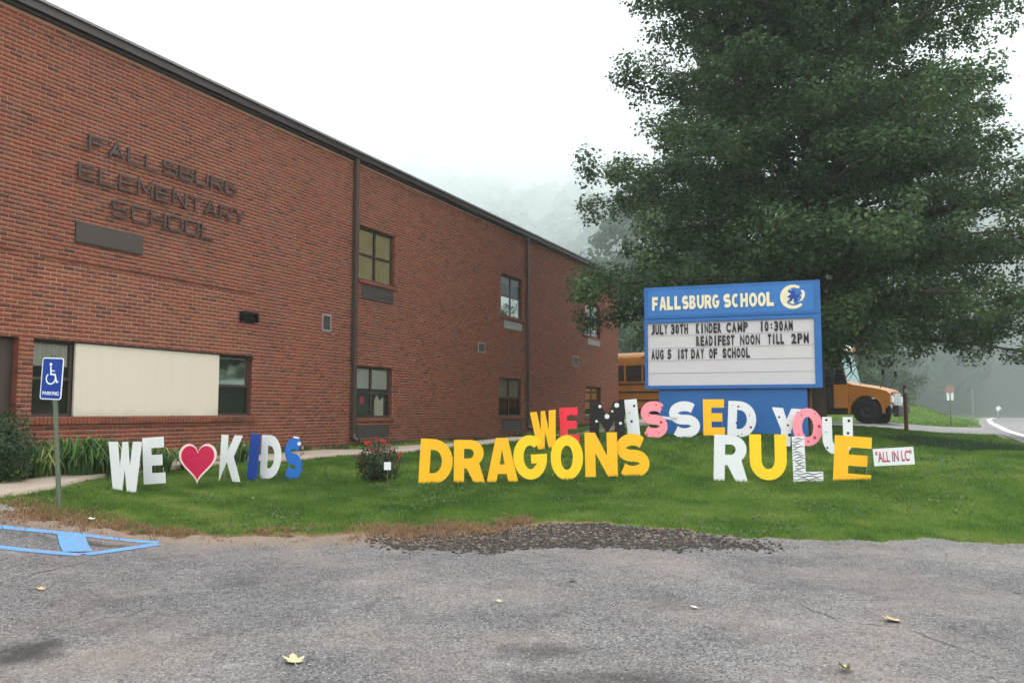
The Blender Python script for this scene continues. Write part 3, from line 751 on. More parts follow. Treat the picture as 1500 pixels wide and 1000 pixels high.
fa = np.array(full); pa = np.array(part)
cen = W0[None]+wd[None]*((fa[:,0]+fa[:,1])/2)[:,None]; cen[:,2] = fa[:,2]+.03
# distance along the view and place in the frame
dpt = cen[:,1]; ux = 750+F*cen[:,0]/dpt
vv_ = 603-F*(cen[:,2]-CAMZ)/dpt*1.0
okf = (ux > 8) & (ux < 560) & (vv_ > 60) & (vv_ < 600)
score = np.where(okf, 1/dpt, 0); top = np.argsort(-score)[:300]
sel = np.zeros(len(fa), bool); sel[top] = True
rest = np.concatenate([fa[~sel], pa])
def brick_verts(A):
    n = len(A); cv = .0025
    jit = RNG.normal(0, .0009, n); po = np.array([pan_off((a+b)/2, (c+d)/2) for a, b, c, d, _ in A])
    t0, t1, z0, z1 = A[:,0], A[:,1], A[:,2], A[:,3]; wf = po+jit
    def pt(t, w, z): return W0[None]*[1,1,0]+wd[None]*t[:,None]+wnrm[None]*w[:,None]+np.array([0,0,1.])[None]*z[:,None]
    wb = np.full(n, -.009)
    V = np.stack([pt(t0,wb,z0), pt(t1,wb,z0), pt(t1,wb,z1), pt(t0,wb,z1),
                  pt(t0+cv,wf,z0+cv), pt(t1-cv,wf,z0+cv), pt(t1-cv,wf,z1-cv), pt(t0+cv,wf,z1-cv)], 1)
    return V
V = brick_verts(rest).reshape(-1, 3)
Fb = np.array([[4,5,6,7],[0,1,5,4],[1,2,6,5],[2,3,7,6],[3,0,4,7]])
Ff = (Fb[None]+8*np.arange(len(rest))[:,None,None]).reshape(-1,4)
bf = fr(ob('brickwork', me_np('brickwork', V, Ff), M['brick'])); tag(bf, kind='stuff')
# one brick mesh shared by the 300 nearest
L2, H2, cv = (BL-J)/2, (CH-J)/2, .0025
bv = [(-L2,-.009,-H2),(L2,-.009,-H2),(L2,-.009,H2),(-L2,-.009,H2),(-L2+cv,0,-H2+cv),(L2-cv,0,-H2+cv),(L2-cv,0,H2-cv),(-L2+cv,0,H2-cv)]
Rm = np.column_stack([wd, wnrm, [0,0,1]])
bvw = (Rm @ np.array(bv).T).T
bme = me_np('brick', bvw, Fb.copy()); bme.materials.append(M['brick'])
for a, b, c, d, _ in fa[sel]:
    p = Wp((a+b)/2, pan_off((a+b)/2, (c+d)/2)+random.gauss(0, .0009), (c+d)/2)
    o = bpy.data.objects.new('brick', bme); C.objects.link(o); o.parent = sch; o.location = Vector(p-SO)

# windows
def local_frame(t, w, z):
    e = empty('window', Wp(t, w, z)-SO); e.parent = sch
    e.rotation_euler = (0, 0, math.atan2(wd[1], wd[0])); return e       # local x along the wall, local -y outwards
def window(r, cols, rows, blind=None, lab=None, split=None, fw=.055, room=True, inset=RV-.05, blindcov=1.0):
    a, b, c, d = r; w = b-a; hh = d-c
    e = local_frame(a, -inset, c)
    if lab: e['label'] = lab
    mb = MB()
    mb.box(0, fw, 0, .05, 0, hh); mb.box(w-fw, w, 0, .05, 0, hh); mb.box(fw, w-fw, 0, .05, 0, fw); mb.box(fw, w-fw, 0, .05, hh-fw, hh)
    xsn = [fw+(w-2*fw)*k/cols for k in range(cols+1)]; zsn = [fw+(hh-2*fw)*k/rows for k in range(rows+1)]
    for x in xsn[1:-1]: mb.box(x-.03, x+.03, .004, .046, fw, hh-fw)
    for z in zsn[1:-1]:
        for q in range(cols): mb.box(xsn[q]+(.031 if q else 0), xsn[q+1]-(.031 if q < cols-1 else 0), .008, .044, z-.022, z+.022)
    mb.build('window_frame', M['brown'], e)
    for q in range(cols):
        for s in range(rows):
            g = MB(); g.add([(xsn[q]+.02,.024,zsn[s]+.015),(xsn[q+1]-.02,.024,zsn[s]+.015),(xsn[q+1]-.02,.024,zsn[s+1]-.015),(xsn[q]+.02,.024,zsn[s+1]-.015)], [[0,1,2,3]]); g.build('pane', M['glass'], e)
    g = MB(); g.box(-.02, w+.02, 1.1, 1.12, -.02, hh+.02); g.box(-.03, -.02, .06, 1.1, -.02, hh+.02); g.box(w+.02, w+.03, .06, 1.1, -.02, hh+.02)
    g.box(-.03, w+.03, .06, 1.1, -.05, -.03); g.box(-.03, w+.03, .06, 1.1, hh+.03, hh+.05); g.build('room', M['room'], e)
    if blind:
        g = MB(); n = 26; z0 = fw+(hh-2*fw)*(1-blindcov)
        for k in range(n):
            x0 = fw+(w-2*fw)*k/n; x1 = fw+(w-2*fw)*(k+1)/n; o = .012*(k % 2)
            g.add([(x0,.055+o,z0),(x1,.055+.012-o,z0),(x1,.055+.012-o,hh-.03),(x0,.055+o,hh-.03)], [[0,1,2,3]])
        g.build('curtain', M[blind], e, recalc=False)
    return e
B = OPN['B']; tB1 = wall_hit(111, 550)[0]; tB2 = wall_hit(322, 550)[0]
window([B[0], tB1-.003, B[2], B[3]], 1, 2, 'blind', 'window behind the blue parking sign', blindcov=.32)
window([tB2+.003, B[1], B[2], B[3]], 1, 2, 'blind', 'narrow window right of the cream panel', blindcov=.45)
mb = MB(); wbox(mb, tB1, tB2, -.06, -.022, B[2]+.01, B[3]-.02); fr(mb.build('cream_panel', M['cream']))
mb = MB(); wbox(mb, tB1, tB2, -.058, -.012, B[3]-.018, B[3]); wbox(mb, B[0], B[1], -.012+.001, .012, B[3]-.004, B[3]+.012); fr(mb.build('lintel', M['brown']))
# the rowlock sill under the long window
mb = MB(); tt = B[0]-.04; k = 0
while tt < B[1]+.05:
    wbox(mb, tt+.004, tt+.064, -.05, .055+random.uniform(-.002,.002), B[2]-.105, B[2]-.006); tt += .068; k += 1
o = fr(mb.build('sill_bricks', M['brick'])); tag(o, kind='stuff')
mb = MB(); wbox(mb, B[0]-.04, B[1]+.05, -.04, .045, B[2]-.103, B[2]-.010); fr(mb.build('sill_mortar', M['mortar']))
D_ = OPN['door']
e = local_frame(D_[0], -.12, D_[2]); e.name = 'doorway'; w = D_[1]-D_[0]; hh = D_[3]-D_[2]
mb = MB(); mb.box(w-.22, w, 0, .08, 0, hh); mb.box(0, w-.22, 0, .08, hh-.12, hh); mb.box(w-.75, w-.70, 0, .08, 0, hh-.12); mb.build('door_frame', M['brown'], e)
mb = MB(); mb.box(w-.70, w-.222, .03, .04, 0, hh-.122); mb.build('pane', M['glass'], e)
mb = MB(); mb.box(0, w, 1.0, 1.02, 0, hh); mb.build('interior', M['blind'], e)
window(OPN['C'], 2, 2, 'blind', 'lower window right of the first downspout', blindcov=.42)
_c = [o for o in sch.children if o.get('label') == 'lower window right of the first downspout'][0]
_cw = OPN['C'][1]-OPN['C'][0]; mb = MB(); mb.prism([(_cw*.30+.09*math.cos(k), .42+.10*math.sin(k)) for k in np.linspace(0, 5.7, 9)], [], .036, .042); mb.build('red_paper_flower', M['red'], _c)
mb = MB(); mb.prism([(_cw*.62,.06),(_cw*.62,.42),(_cw*.68,.55),(_cw*.76,.42),(_cw*.86,.50),(_cw*.86,.06)], [], .036, .042); mb.build('paper_cutout', M['creamtext'], _c)
window(OPN['D'], 2, 2, 'yellowblind', 'upper window with yellowish curtains')
window(OPN['E'], 2, 2, 'blind', 'lower window by the second downspout', blindcov=.5)
window(OPN['F'], 2, 2, 'blind', 'upper window by the second downspout', blindcov=.15)
window(OPN['G'], 2, 2, 'whiteblind', 'upper window with white blinds near the far corner')
window(OPN['H'], 2, 2, None, 'lower window near the far corner')
for key in 'CDEFGH':
    r = OPN[key]; mb = MB(); wbox(mb, r[0]-.04, r[1]+.05, -.04, .035, r[2]-.075, r[2]-.003); fr(mb.build('window_sill', M['brick']))
def vent(r, frame, inner, n, name='vent', lab=None):
    a, b, c, d = r; e = local_frame(a, .0, c); e.name = name
    if lab: e['label'] = lab
    w = b-a; hh = d-c; f = min(.03, w*.12)
    g = MB(); g.box(0, f, -.02, .0, 0, hh); g.box(w-f, w, -.02, .0, 0, hh); g.box(f, w-f, -.02, 0, 0, f); g.box(f, w-f, -.02, 0, hh-f, hh); g.build('frame', M[frame], e)
    g = MB(); g.box(f, w-f, -.004, .004, f, hh-f); g.build('backing', M[inner], e)
    for k in range(n):
        z = f+(hh-2*f)*(k+.5)/n; th = (hh-2*f)/n*.35
        g = MB(); g.add([(f,-.018,z-th),(w-f,-.018,z-th),(w-f,-.006,z+th),(f,-.006,z+th),(f,-.015,z-th),(w-f,-.015,z-th),(w-f,-.003,z+th),(f,-.003,z+th)], [[0,1,2,3],[7,6,5,4],[0,4,5,1],[1,5,6,2],[2,6,7,3],[3,7,4,0]]); g.build('slat', M[inner], e)
vent(rect(528, 574, 528, 416, 436), 'louvre', 'louvre', 4, 'air_grille', 'dark air grille under the upper curtained window')
vent(rect(523, 570, 545, 622, 640), 'louvre', 'louvre', 4, 'air_grille', 'dark air grille under the lower window')
vent(rect(738, 764, 738, 468, 480), 'ventgrey', 'ventgrey', 4, 'air_grille')
vent(rect(735, 763, 745, 616, 631), 'louvre', 'louvre', 4, 'air_grille')
vent(rect(861, 879, 861, 494, 504), 'ventgrey', 'ventgrey', 3, 'air_grille')
vent(rect(470, 483, 470, 459, 484), 'ventgrey', 'louvre', 7)
vent(rect(700, 710, 700, 501, 516), 'ventgrey', 'louvre', 5)
vent(rect(839, 847, 839, 521, 536), 'ventgrey', 'louvre', 5)
a, b, c, d = rect(349, 370, 349, 455, 470); e = local_frame(a, 0, c); e.name = 'exhaust_hood'
g = MB(); w = b-a; hh = d-c; g.box(0, w, -.12, .01, hh*.75, hh); g.box(0, .02, -.12, .01, 0, hh*.75); g.box(w-.02, w, -.12, .01, 0, hh*.75); g.box(.02, w-.02, -.03, .01, 0, hh*.75); g.box(.02, w-.02, -.09, -.075, hh*.3, hh*.45); g.build('hood', M['black'], e)
# plaque
a, b, c, d = rect(101, 202, 101, 321, 352); mb = MB(); wbox(mb, a, b, .001, .022, c, d); fr(mb.build('plaque', M['plaque']))
mb = MB(); t_, _ = wall_hit(102, 340); wbox(mb, a+.02, b-.02, .022, .026, c+.02, d-.02); fr(mb.build('plaque_face', M['plaque']))
# downspouts
def downspout(u, v0, v1, wdt, lab):
    t, _ = wall_hit(u, 400); z1 = ZC+.04; z0 = h(*(Wp(t, .05, 0)[:2]))+.10
    mb = MB(); wbox(mb, t-wdt/2, t+wdt/2, .012, .012+wdt*.7, z0+.12, z1); o = fr(mb.build('downspout', M['downspout'])); o['label'] = lab
    p = [Wp(t, .012+wdt*.35, z0+.14), Wp(t, .05+wdt*.35, z0+.04), Wp(t, .22, z0)]
    mb = MB(); mb.tube(p, [wdt*.5]*3, 8); s = mb.build('downspout_elbow', M['downspout']); s.parent = o
    for k in range(4):
        zz = z0+.5+k*(z1-z0-.8)/3; mb = MB(); wbox(mb, t-wdt/2-.012, t+wdt/2+.012, .002, .016+wdt*.7, zz, zz+.03); s = mb.build('strap', M['downspout']); s.parent = o
downspout(517.5, 225, 650, .125, 'dark brown downspout beside the curtained window'); downspout(771.5, 345, 640, .11, 'dark brown downspout beyond the second pair of windows')

# ------------------------------------------------------------------ glyphs
def arc(cx, cy, rx, ry, a0, a1, n=12):
    return [(cx+rx*math.cos(math.radians(a0+(a1-a0)*k/n)), cy+ry*math.sin(math.radians(a0+(a1-a0)*k/n))) for k in range(n+1)]
def ribbon(pts, w):
    L = []; R = []
    for i, p in enumerate(pts):
        a = pts[max(i-1,0)]; b = pts[min(i+1,len(pts)-1)]
        d1 = Vector((p[0]-a[0], p[1]-a[1])) if i else None; d2 = Vector((b[0]-p[0], b[1]-p[1])) if i < len(pts)-1 else None
        d1 = d1.normalized() if d1 is not None else d2.normalized(); d2 = d2.normalized() if d2 is not None else d1
        n1 = Vector((-d1.y, d1.x)); n2 = Vector((-d2.y, d2.x)); m = (n1+n2); m = m.normalized() if m.length > 1e-6 else n1
        k = w/2/max(.35, m.dot(n1)); L.append((p[0]+m.x*k, p[1]+m.y*k)); R.append((p[0]-m.x*k, p[1]-m.y*k))
    return L+R[::-1]
GL = {
 'E': [([(0,0),(0,1),(.86,1),(.86,.77),(.34,.77),(.34,.62),(.78,.62),(.78,.39),(.34,.39),(.34,.23),(.88,.23),(.88,0)], [])],
 'L': [([(0,0),(0,1),(.38,1),(.38,.26),(.9,.26),(.9,0)], [])],
 'I': [([(0,0),(0,1),(1,1),(1,0)], [])],
 'W': [([(0,1),(.27,1),(.35,.48),(.42,1),(.58,1),(.65,.48),(.73,1),(1,1),(.84,0),(.58,0),(.5,.46),(.42,0),(.16,0)], [])],
 'D': [([(0,0),(0,1)]+arc(.38,.5,.60,.5,90,-90,18), [[(.31,.24)]+arc(.40,.5,.26,.26,-90,90,12)+[(.31,.76)]])],
 'R': [([(0,0),(0,1)]+arc(.50,.70,.44,.30,90,-48,14)+[(1.0,0),(.66,0),(.40,.36),(.32,.36),(.32,0)], [[(.32,.58)]+arc(.48,.69,.15,.11,-90,90,8)+[(.32,.80)]])],
 'A': [([(0,0),(.31,1),(.69,1),(1,0),(.69,0),(.64,.19),(.36,.19),(.31,0)], [[(.42,.40),(.58,.40),(.5,.74)]])],
 'G': [(arc(.5,.5,.5,.5,42,360,30)+[(1,.56),(.52,.56),(.52,.36),(.70,.36)]+arc(.5,.5,.2,.27,318,52,14), [])],
 'O': [(arc(.5,.5,.5,.5,0,354,40)[:-1], [arc(.5,.5,.19,.27,0,350,24)[:-1]])],
 'N': [([(0,0),(0,1),(.32,1),(.68,.47),(.68,1),(1,1),(1,0),(.70,0),(.32,.54),(.32,0)], [])],
 'S': [(ribbon(arc(.5,.685,.35,.185,32,262,16)+arc(.5,.315,.35,.185,82,-152,16), .27), [])],
 'K': [([(0,0),(0,1),(.32,1),(.32,.64),(.62,1),(1,1),(.62,.53),(1,0),(.64,0),(.32,.42)], [])],
 'U': [([(0,1)]+arc(.5,.44,.5,.44,180,360,20)+[(1,1),(.68,1)]+arc(.5,.44,.18,.20,0,-180,12)+[(.32,1)], [])],
 'Y': [([(0,1),(.36,1),(.5,.70),(.64,1),(1,1),(.66,.42),(.66,0),(.34,0),(.34,.42)], [])],
 'M': [([(0,0),(0,1),(.30,1),(.5,.62),(.70,1),(1,1),(1,0),(.72,0),(.72,.52),(.5,.18),(.28,.52),(.28,0)], [])],
}
def fixpoly(l):                    # drop repeated points
    o = []
    for p in l:
        if not o or abs(p[0]-o[-1][0])+abs(p[1]-o[-1][1]) > 1e-5: o.append(p)
    return o
def glyph_mb(mb, ch, x, z, w, hh, y0, y1, m=0, table=GL, shear=0.0):
    for outer, holes in table[ch]:
        sc = lambda l: [(x+p[0]*w+shear*p[1]*hh, z+p[1]*hh) for p in fixpoly(l)]
        mb.prism(sc(outer), [sc(q) for q in holes], y0, y1, m)
    return mb
# wall lettering: thin wide strokes on pins, standing off the brick
q_ = .16
def sk(*pl): return list(pl)
WG = {'F': sk([(0,0),(0,1-q_/2),(1,1-q_/2)],[(q_/2,.52),(.85,.52)]), 'A': sk([(.0,0),(.5,1),(1,0)],[(.22,.3),(.78,.3)]),
 'L': sk([(0,1),(0,q_/2),(1,q_/2)]), 'S': sk([(1,.92),(.08,.92),(0,.84),(0,.6),(.08,.52),(.92,.52),(1,.44),(1,.16),(.92,.08),(0,.08)]),
 'B': sk([(0,.0),(0,.92),(.88,.92),(.96,.84),(.96,.6),(.9,.53),(q_/2,.53)],[(.9,.48),(1,.4),(1,.16),(.92,.08),(q_/2,.08)]),
 'U': sk([(0,1),(0,.16),(.08,.08),(.92,.08),(1,.16),(1,1)]), 'R': sk([(0,0),(0,.92),(.92,.92),(1,.84),(1,.5),(.92,.42),(q_/2,.42)],[(.6,.36),(1,0)]),
 'G': sk([(1,.92),(.08,.92),(0,.84),(0,.16),(.08,.08),(.92,.08),(1,.16),(1,.5),(.5,.5)]), 'E': sk([(1,.92),(0,.92),(0,.08),(1,.08)],[(q_/2,.52),(.85,.52)]),
 'M': sk([(0,0),(0,1),(.5,.35),(1,1),(1,0)]), 'N': sk([(0,0),(0,1),(1,0),(1,1)]), 'T': sk([(0,.92),(1,.92)],[(.5,.84),(.5,0)]),
 'Y': sk([(0,1),(.5,.5),(1,1)],[(.5,.44),(.5,0)]), 'C': sk([(1,.92),(.08,.92),(0,.84),(0,.16),(.08,.08),(1,.08)]),
 'H': sk([(0,0),(0,1)],[(1,0),(1,1)],[(q_/2,.5),(1-q_/2,.5)]), 'O': sk([(.5,.92),(.08,.92),(0,.84),(0,.16),(.08,.08),(.5,.08)],[(.5,.08),(.92,.08),(1,.16),(1,.84),(.92,.92),(.5,.92)])}
def wall_word(word, u0, u1, v0, vb0):
    t0, zt = wall_hit(u0, v0); t1, _ = wall_hit(u1, 300); _, zb = wall_hit(u0, vb0); hh = zt-zb
    n = len(word); adv = (t1-t0)/(n-.22); lw = adv*.74
    for i, ch in enumerate(word):
        e = local_frame(t0+i*adv, .045, zb); e.name = 'wall_letter'
        mb = MB(); sw = .035
        for k, st in enumerate(WG[ch]):
            pl = [(p[0]*lw, p[1]*hh) for p in st]; rb = ribbon(pl, sw)
            mb.prism(fixpoly(rb), [], -.0012*k-.012, .012)
        mb.build('letter_face', M['letterbrown'], e)
        for zz in (.2, .8):
            mb = MB(); mb.box(.0, .02, .012, .044, hh*zz, hh*zz+.02); mb.build('pin', M['letterbrown'], e)
wall_word('FALLSBURG', 129, 343, 197, 220)
wall_word('ELEMENTARY', 114, 357, 237, 262)
wall_word('SCHOOL', 163, 312, 292, 317)

# ------------------------------------------------------------------ yard letters
FM = {}
def yard_letter(ch, u0, u1, vt, vb, D, matn, label, group, tilt=0.0, yaw=0.0, dots=None, extra=None, name=None, shear=0.0):
    s = D/F; w = (u1-u0)*s; hh = (vb-vt)*s; th = .010
    p = P((u0+u1)/2, vb, D)
    az = math.atan2(-p[0], p[1])           # face the onlooker
    e = empty(name or 'yard_letter', (p[0], p[1], p[2]), 0, rot=(0, 0, az*.6+math.radians(yaw)))
    tag(e, label, 'letter' if ch != '<' else 'heart', group)
    inner = MB(); ct = math.radians(tilt)
    rotm = lambda x, z: (x*math.cos(ct)+z*math.sin(ct), -x*math.sin(ct)+z*math.cos(ct))
    if ch == '<':
        def heart(k, c=(0,.5)):
            o = []
            for i in range(60):
                a = 2*math.pi*i/60; x = math.sin(a)**3; z = (13*math.cos(a)-5*math.cos(2*a)-2*math.cos(3*a)-math.cos(4*a))/16
                o.append((x*.5*w*k, hh*(.545+z*.475*k)))
            return o
        o_ = heart(1.0); i_ = heart(.88)
        inner.prism(o_, [], 0, th); inner.build('border', M['palepink'], e)
        m2 = MB(); m2.prism(i_, [], -.002, .004); m2.build('red_face', M[matn], e)
    else:
        mp = lambda p, d: (*(lambda r: (r[0], d, r[1]))(rotm(p[0], p[1])),)
        for outer, holes in GL[ch]:
            sc = lambda l: [(-w/2+q[0]*w+shear*q[1]*hh, q[1]*hh) for q in fixpoly(l)]
            inner.prism(sc(outer), [sc(q) for q in holes], 0, th, 0, None, mp)
        inner.build('face', M[matn], e)
        for (dx, dz, dr, dm) in (dots or []):
            m2 = MB(); cx, cz = -w/2+dx*w, dz*hh
            m2.prism([rotm(cx+dr*math.cos(k*math.pi/6), cz+dr*math.sin(k*math.pi/6)) for k in range(12)], [], -.0015, .001); m2.build('dot', M[dm], e)
        if extra: extra(e, w, hh, rotm)
    for sx in (-.28, .28) if (u1-u0) > 24 else (0,):
        x, z = rotm(sx*w, hh*.25); q = Matrix.Rotation(e.rotation_euler[2], 3, 'Z') @ Vector((x, th+.008, 0))
        gz = h(p[0]+q.x, p[1]+q.y)-p[2]
        if ch == '<': x = 0
        m2 = MB(); m2.tube([(x, th+.008, hh*.35), (x, th+.008, min(gz, 0)-.12)], .006, 6); m2.build('stake', M['stake'], e)
        if ch == '<': break
    return e
g1 = 'white, red and blue letters reading WE heart KIDS'
yard_letter('W', 157, 207, 648, 721, 10.9, 'white', 'white cut-out letter W, leftmost of the letters on the lawn', g1, 0, -18, shear=-.02)
yard_letter('E', 210, 247, 641, 708, 11.3, 'white', 'white cut-out letter E just left of the red heart', g1, -4, -18)
yard_letter('<', 262, 315, 644, 711, 11.9, 'crimson', 'red heart sign with a pale border standing between letters E and K', g1, 0, -5, name='heart_sign')
yard_letter('K', 320, 352, 638, 705, 12.5, 'white', 'white cut-out letter K just right of the red heart', g1, 2, -15)
yard_letter('I', 361, 376, 636, 703, 12.8, 'navy', 'deep blue cut-out letter I between white K and white D', g1, 4, -15)
yard_letter('D', 380, 411, 638, 701, 13.0, 'white', 'white cut-out letter D in the word KIDS', g1, 2, -15)
def s_extra(e, w, hh, rotm):
    m = MB(); m.prism([rotm(x, z) for x, z in ((-.1*w,hh*1.0),(.22*w,hh*.985),(.24*w,hh*1.025),(-.08*w,hh*1.04))], [], -.002, .006); m.build('white_tip', M['white'], e)
    m = MB(); m.prism([rotm(.26*w+.03*math.cos(k), hh*.87+.03*math.sin(k)) for k in np.linspace(0, 5.9, 10)], [], -.002, .001); m.build('eye_spot', M['white'], e)
    for a, b, r in ((.46,.78,.02),(.52,.66,.016),(.40,.62,.022)):
        m = MB(); m.prism([rotm(a*w+r*math.cos(k), hh*b+r*1.4*math.sin(k)) for k in np.linspace(0, 5.9, 8)], [], -.003, .004); m.build('red_fleck', M['fadedred'], e)
yard_letter('S', 414, 441, 642, 703, 13.1, 'sblue', 'mid blue letter S with a white spot and red flecks, last of WE heart KIDS', g1, 3, -12, extra=s_extra)
g2 = 'yellow letters reading DRAGONS'
for ch, u0, u1, vt, vb, tl, mt_, lb in (
  ('D',613,662,644,709,3,'yellow','golden yellow letter D, first letter of DRAGONS beside the rose bush'),
  ('R',665,711,645,709,0,'yellow','golden yellow letter R, second letter of DRAGONS'),
  ('A',713,759,642,706,-1,'yellow','golden yellow letter A, third letter of DRAGONS'),
  ('G',754,803,638,702,-3,'yellow2','bright yellow letter G in DRAGONS, below the back-row W'),
  ('O',807,854,638,703,0,'yellow2','bright yellow letter O in DRAGONS between G and N'),
  ('N',858,905,634,698,-1,'yellow','golden yellow letter N in DRAGONS below the black letter'),
  ('S',905,953,636,699,-3,'yellow','golden yellow letter S, last letter of DRAGONS')):
    yard_letter(ch, u0, u1, vt, vb, 13.25+(.03 if ch in 'GS' else 0), mt_, lb, g2, tl)
g3 = 'letters reading RULE'
yard_letter('R', 1046, 1095, 638, 706, 12.95, 'white', 'plain white letter R starting the word RULE', g3, 2)
yard_letter('U', 1100, 1152, 637, 703, 12.9, 'yellow2', 'bright yellow letter U in the word RULE', g3, 0)
def zebra(e, w, hh, rotm):
    rnd = random.Random(3)
    for k in range(17):
        z = hh*(.05+.9*k/16); full_ = z < hh*.26
        x1 = (.88 if full_ else .36)*w-w/2; x0 = -w/2+.004
        n = 8 if full_ else 5; pts = []
        ph = rnd.random()*6
        for i in range(n+1): pts.append((x0+(x1-x0)*i/n, z+.012*math.sin(i*1.7+ph)))
        half = rnd.random()
        pts = pts[: max(3, int((n+1)*(.6+.4*rnd.random())))] if half < .5 else pts[min(n-2, int(rnd.random()*2)):]
        top_ = [(x, zz+.0075*(.3+.7*math.sin(math.pi*(i+.5)/len(pts)))) for i, (x, zz) in enumerate(pts)]
        bot_ = [(x, zz-.0065*(.3+.7*math.sin(math.pi*(i+.5)/len(pts)))) for i, (x, zz) in enumerate(pts)][::-1]
        m = MB(); m.prism([rotm(*p) for p in top_+bot_], [], -.0015, .001); m.build('stripe', M['black'], e)
yard_letter('L', 1164, 1210, 640, 709, 12.8, 'white', 'white letter L with black zebra stripes in the word RULE', g3, -1, extra=zebra)
yard_letter('E', 1222, 1281, 640, 710, 12.75, 'yellow', 'golden yellow letter E, last letter of RULE', g3, 4)
g4 = 'back-row letters reading WE MISSED YOU'
yard_letter('W', 782, 820, 602, 657, 15.6, 'yellow', 'yellow letter W in the back row above the yellow G', g4, -6)
yard_letter('E', 822, 853, 597, 648, 15.8, 'red', 'red letter E with black dots in the back row', g4, -3, dots=[(.55,.78,.018,'black'),(.15,.2,.014,'black'),(.7,.5,.012,'black'),(.5,.12,.014,'black'),(.12,.85,.012,'black')])
yard_letter('M', 864, 915, 588, 646, 16.3, 'black', 'black letter M with white dots in the back row', g4, 0, dots=[(.3,.87,.03,'white'),(.78,.9,.045,'white'),(.5,.62,.045,'white'),(.88,.45,.028,'white'),(.2,.5,.024,'white'),(.65,.75,.022,'white')])
yard_letter('I', 920, 938, 585, 640, 16.6, 'white', 'white letter I with dark dots in the back row', g4, -5, dots=[(.75,.82,.024,'black'),(.42,.42,.024,'black'),(.3,.65,.012,'black')])
yard_letter('S', 940, 979, 588, 641, 16.8, 'pink', 'pink letter S with dark red dots in the back row', g4, -2, dots=[(.3,.62,.014,'reddot'),(.75,.42,.026,'reddot'),(.6,.9,.016,'reddot'),(.8,.83,.018,'reddot'),(.2,.1,.016,'reddot'),(.65,.14,.014,'reddot')])
def stick(e, w, hh, rotm):
    m = MB(); m.prism([rotm(x, z) for x, z in ((-.86*w,hh*.66),(-.85*w,hh*.61),(-.28*w,hh*.48),(-.22*w,hh*.56))], [], .0, .016); m.build('white_strip', M['white'], e)
yard_letter('S', 983, 1027, 588, 641, 16.9, 'white', 'plain white letter S with a white strip reaching left in the back row', g4, -4, extra=stick)
yard_letter('E', 1031, 1066, 585, 638, 16.95, 'yellow', 'yellow letter E in the back row in front of the blue sign base', g4, 0)
yard_letter('D', 1066, 1107, 588, 641, 16.85, 'white', 'white letter D with small red and dark dots in the back row', g4, 3, dots=[(.35,.85,.022,'reddot'),(.3,.4,.018,'black'),(.8,.3,.026,'reddot'),(.75,.62,.012,'black'),(.15,.88,.01,'black'),(.5,.1,.012,'reddot')])
yard_letter('Y', 1129, 1172, 598, 653, 15.9, 'white', 'white letter Y with black dots in the back row', g4, 4, dots=[(.25,.75,.02,'black'),(.85,.9,.018,'black'),(.62,.3,.028,'black'),(.55,.55,.02,'black')])
yard_letter('O', 1163, 1205, 598, 653, 15.7, 'pink', 'pink letter O with dark red dots in the back row', g4, 0, dots=[(.3,.82,.014,'reddot'),(.88,.52,.026,'reddot'),(.72,.22,.026,'reddot'),(.75,.85,.014,'reddot'),(.2,.3,.012,'reddot'),(.5,.12,.018,'reddot')])
yard_letter('U', 1207, 1249, 611, 667, 15.4, 'white', 'white letter U with black dots at the right end of the back row', g4, 0, dots=[(.14,.92,.022,'black'),(.88,.9,.026,'black'),(.84,.58,.024,'black'),(.15,.2,.018,'black'),(.12,.6,.012,'black'),(.45,.38,.02,'black')])

# Bfont text helper: converted to a mesh
def text_mesh(s, size, bold=0.0, ext=.002, xs=1.0, space=1.0):
    cu = bpy.data.curves.new('t', 'FONT'); cu.body = s; cu.size = size; cu.offset = bold; cu.extrude = ext; cu.space_character = space
    cu.resolution_u = 3
    o = bpy.data.objects.new('t', cu); C.objects.link(o)
    dg = bpy.context.evaluated_depsgraph_get(); me = bpy.data.meshes.new_from_object(o.evaluated_get(dg))
    bpy.data.objects.remove(o); bpy.data.curves.remove(cu)
    n = len(me.vertices); a = np.empty(n*3, np.float32); me.vertices.foreach_get('co', a); a = a.reshape(-1,3)
    b = np.column_stack([a[:,0]*xs, -a[:,2], a[:,1]])      # text stands in the x-z plane, faces -y
    me.vertices.foreach_set('co', b.astype(np.float32).ravel()); me.update()
    return me, b
def fit_text(s, x0, x1, z0, z1, y, name, mt, parent, bold=.02, ext=.002, space=1.0):
    me, b = text_mesh(s, 1.0, bold, 0.0, 1.0, space); mn, mx = b.min(0), b.max(0)
    sc = np.array([(x1-x0)/max(1e-6, mx[0]-mn[0]), 1, (z1-z0)/max(1e-6, mx[2]-mn[2])])
    b = (b-mn)*sc; b[:,1] = 0; b += np.array([x0, y, z0]); me.vertices.foreach_set('co', b.astype(np.float32).ravel()); me.update()
    o = ob(name, me, mt, parent); m = o.modifiers.new('t', 'SOLIDIFY'); m.thickness = ext; m.offset = 0
    return o

# small ALL IN LC board
p = P(1310.5, 681, 12.5); e = empty('small_sign', p, math.atan2(-p[0], p[1])*.6); tag(e, 'small white sign with red lettering right of the yellow E on the lawn', 'sign')
W_, H_ = 55*12.5/F, 25*12.5/F; ct = math.radians(4)
mb = MB(); mb.box(-W_/2, W_/2, 0, .008, 0, H_); b_ = mb.build('panel', M['white'], e); b_.rotation_euler = (0, -ct, 0)
fit_text('"ALL IN LC"', -W_/2+.03, W_/2-.03, .05, H_-.04, -.0025, 'lettering', M['reddot'], b_, .012, .002)
mb = MB(); zz = h(p[0], p[1])-p[2]; mb.tube([(0, .014, H_*.7), (0, .014, zz-.1)], .006, 6); mb.build('stake', M['stake'], e)

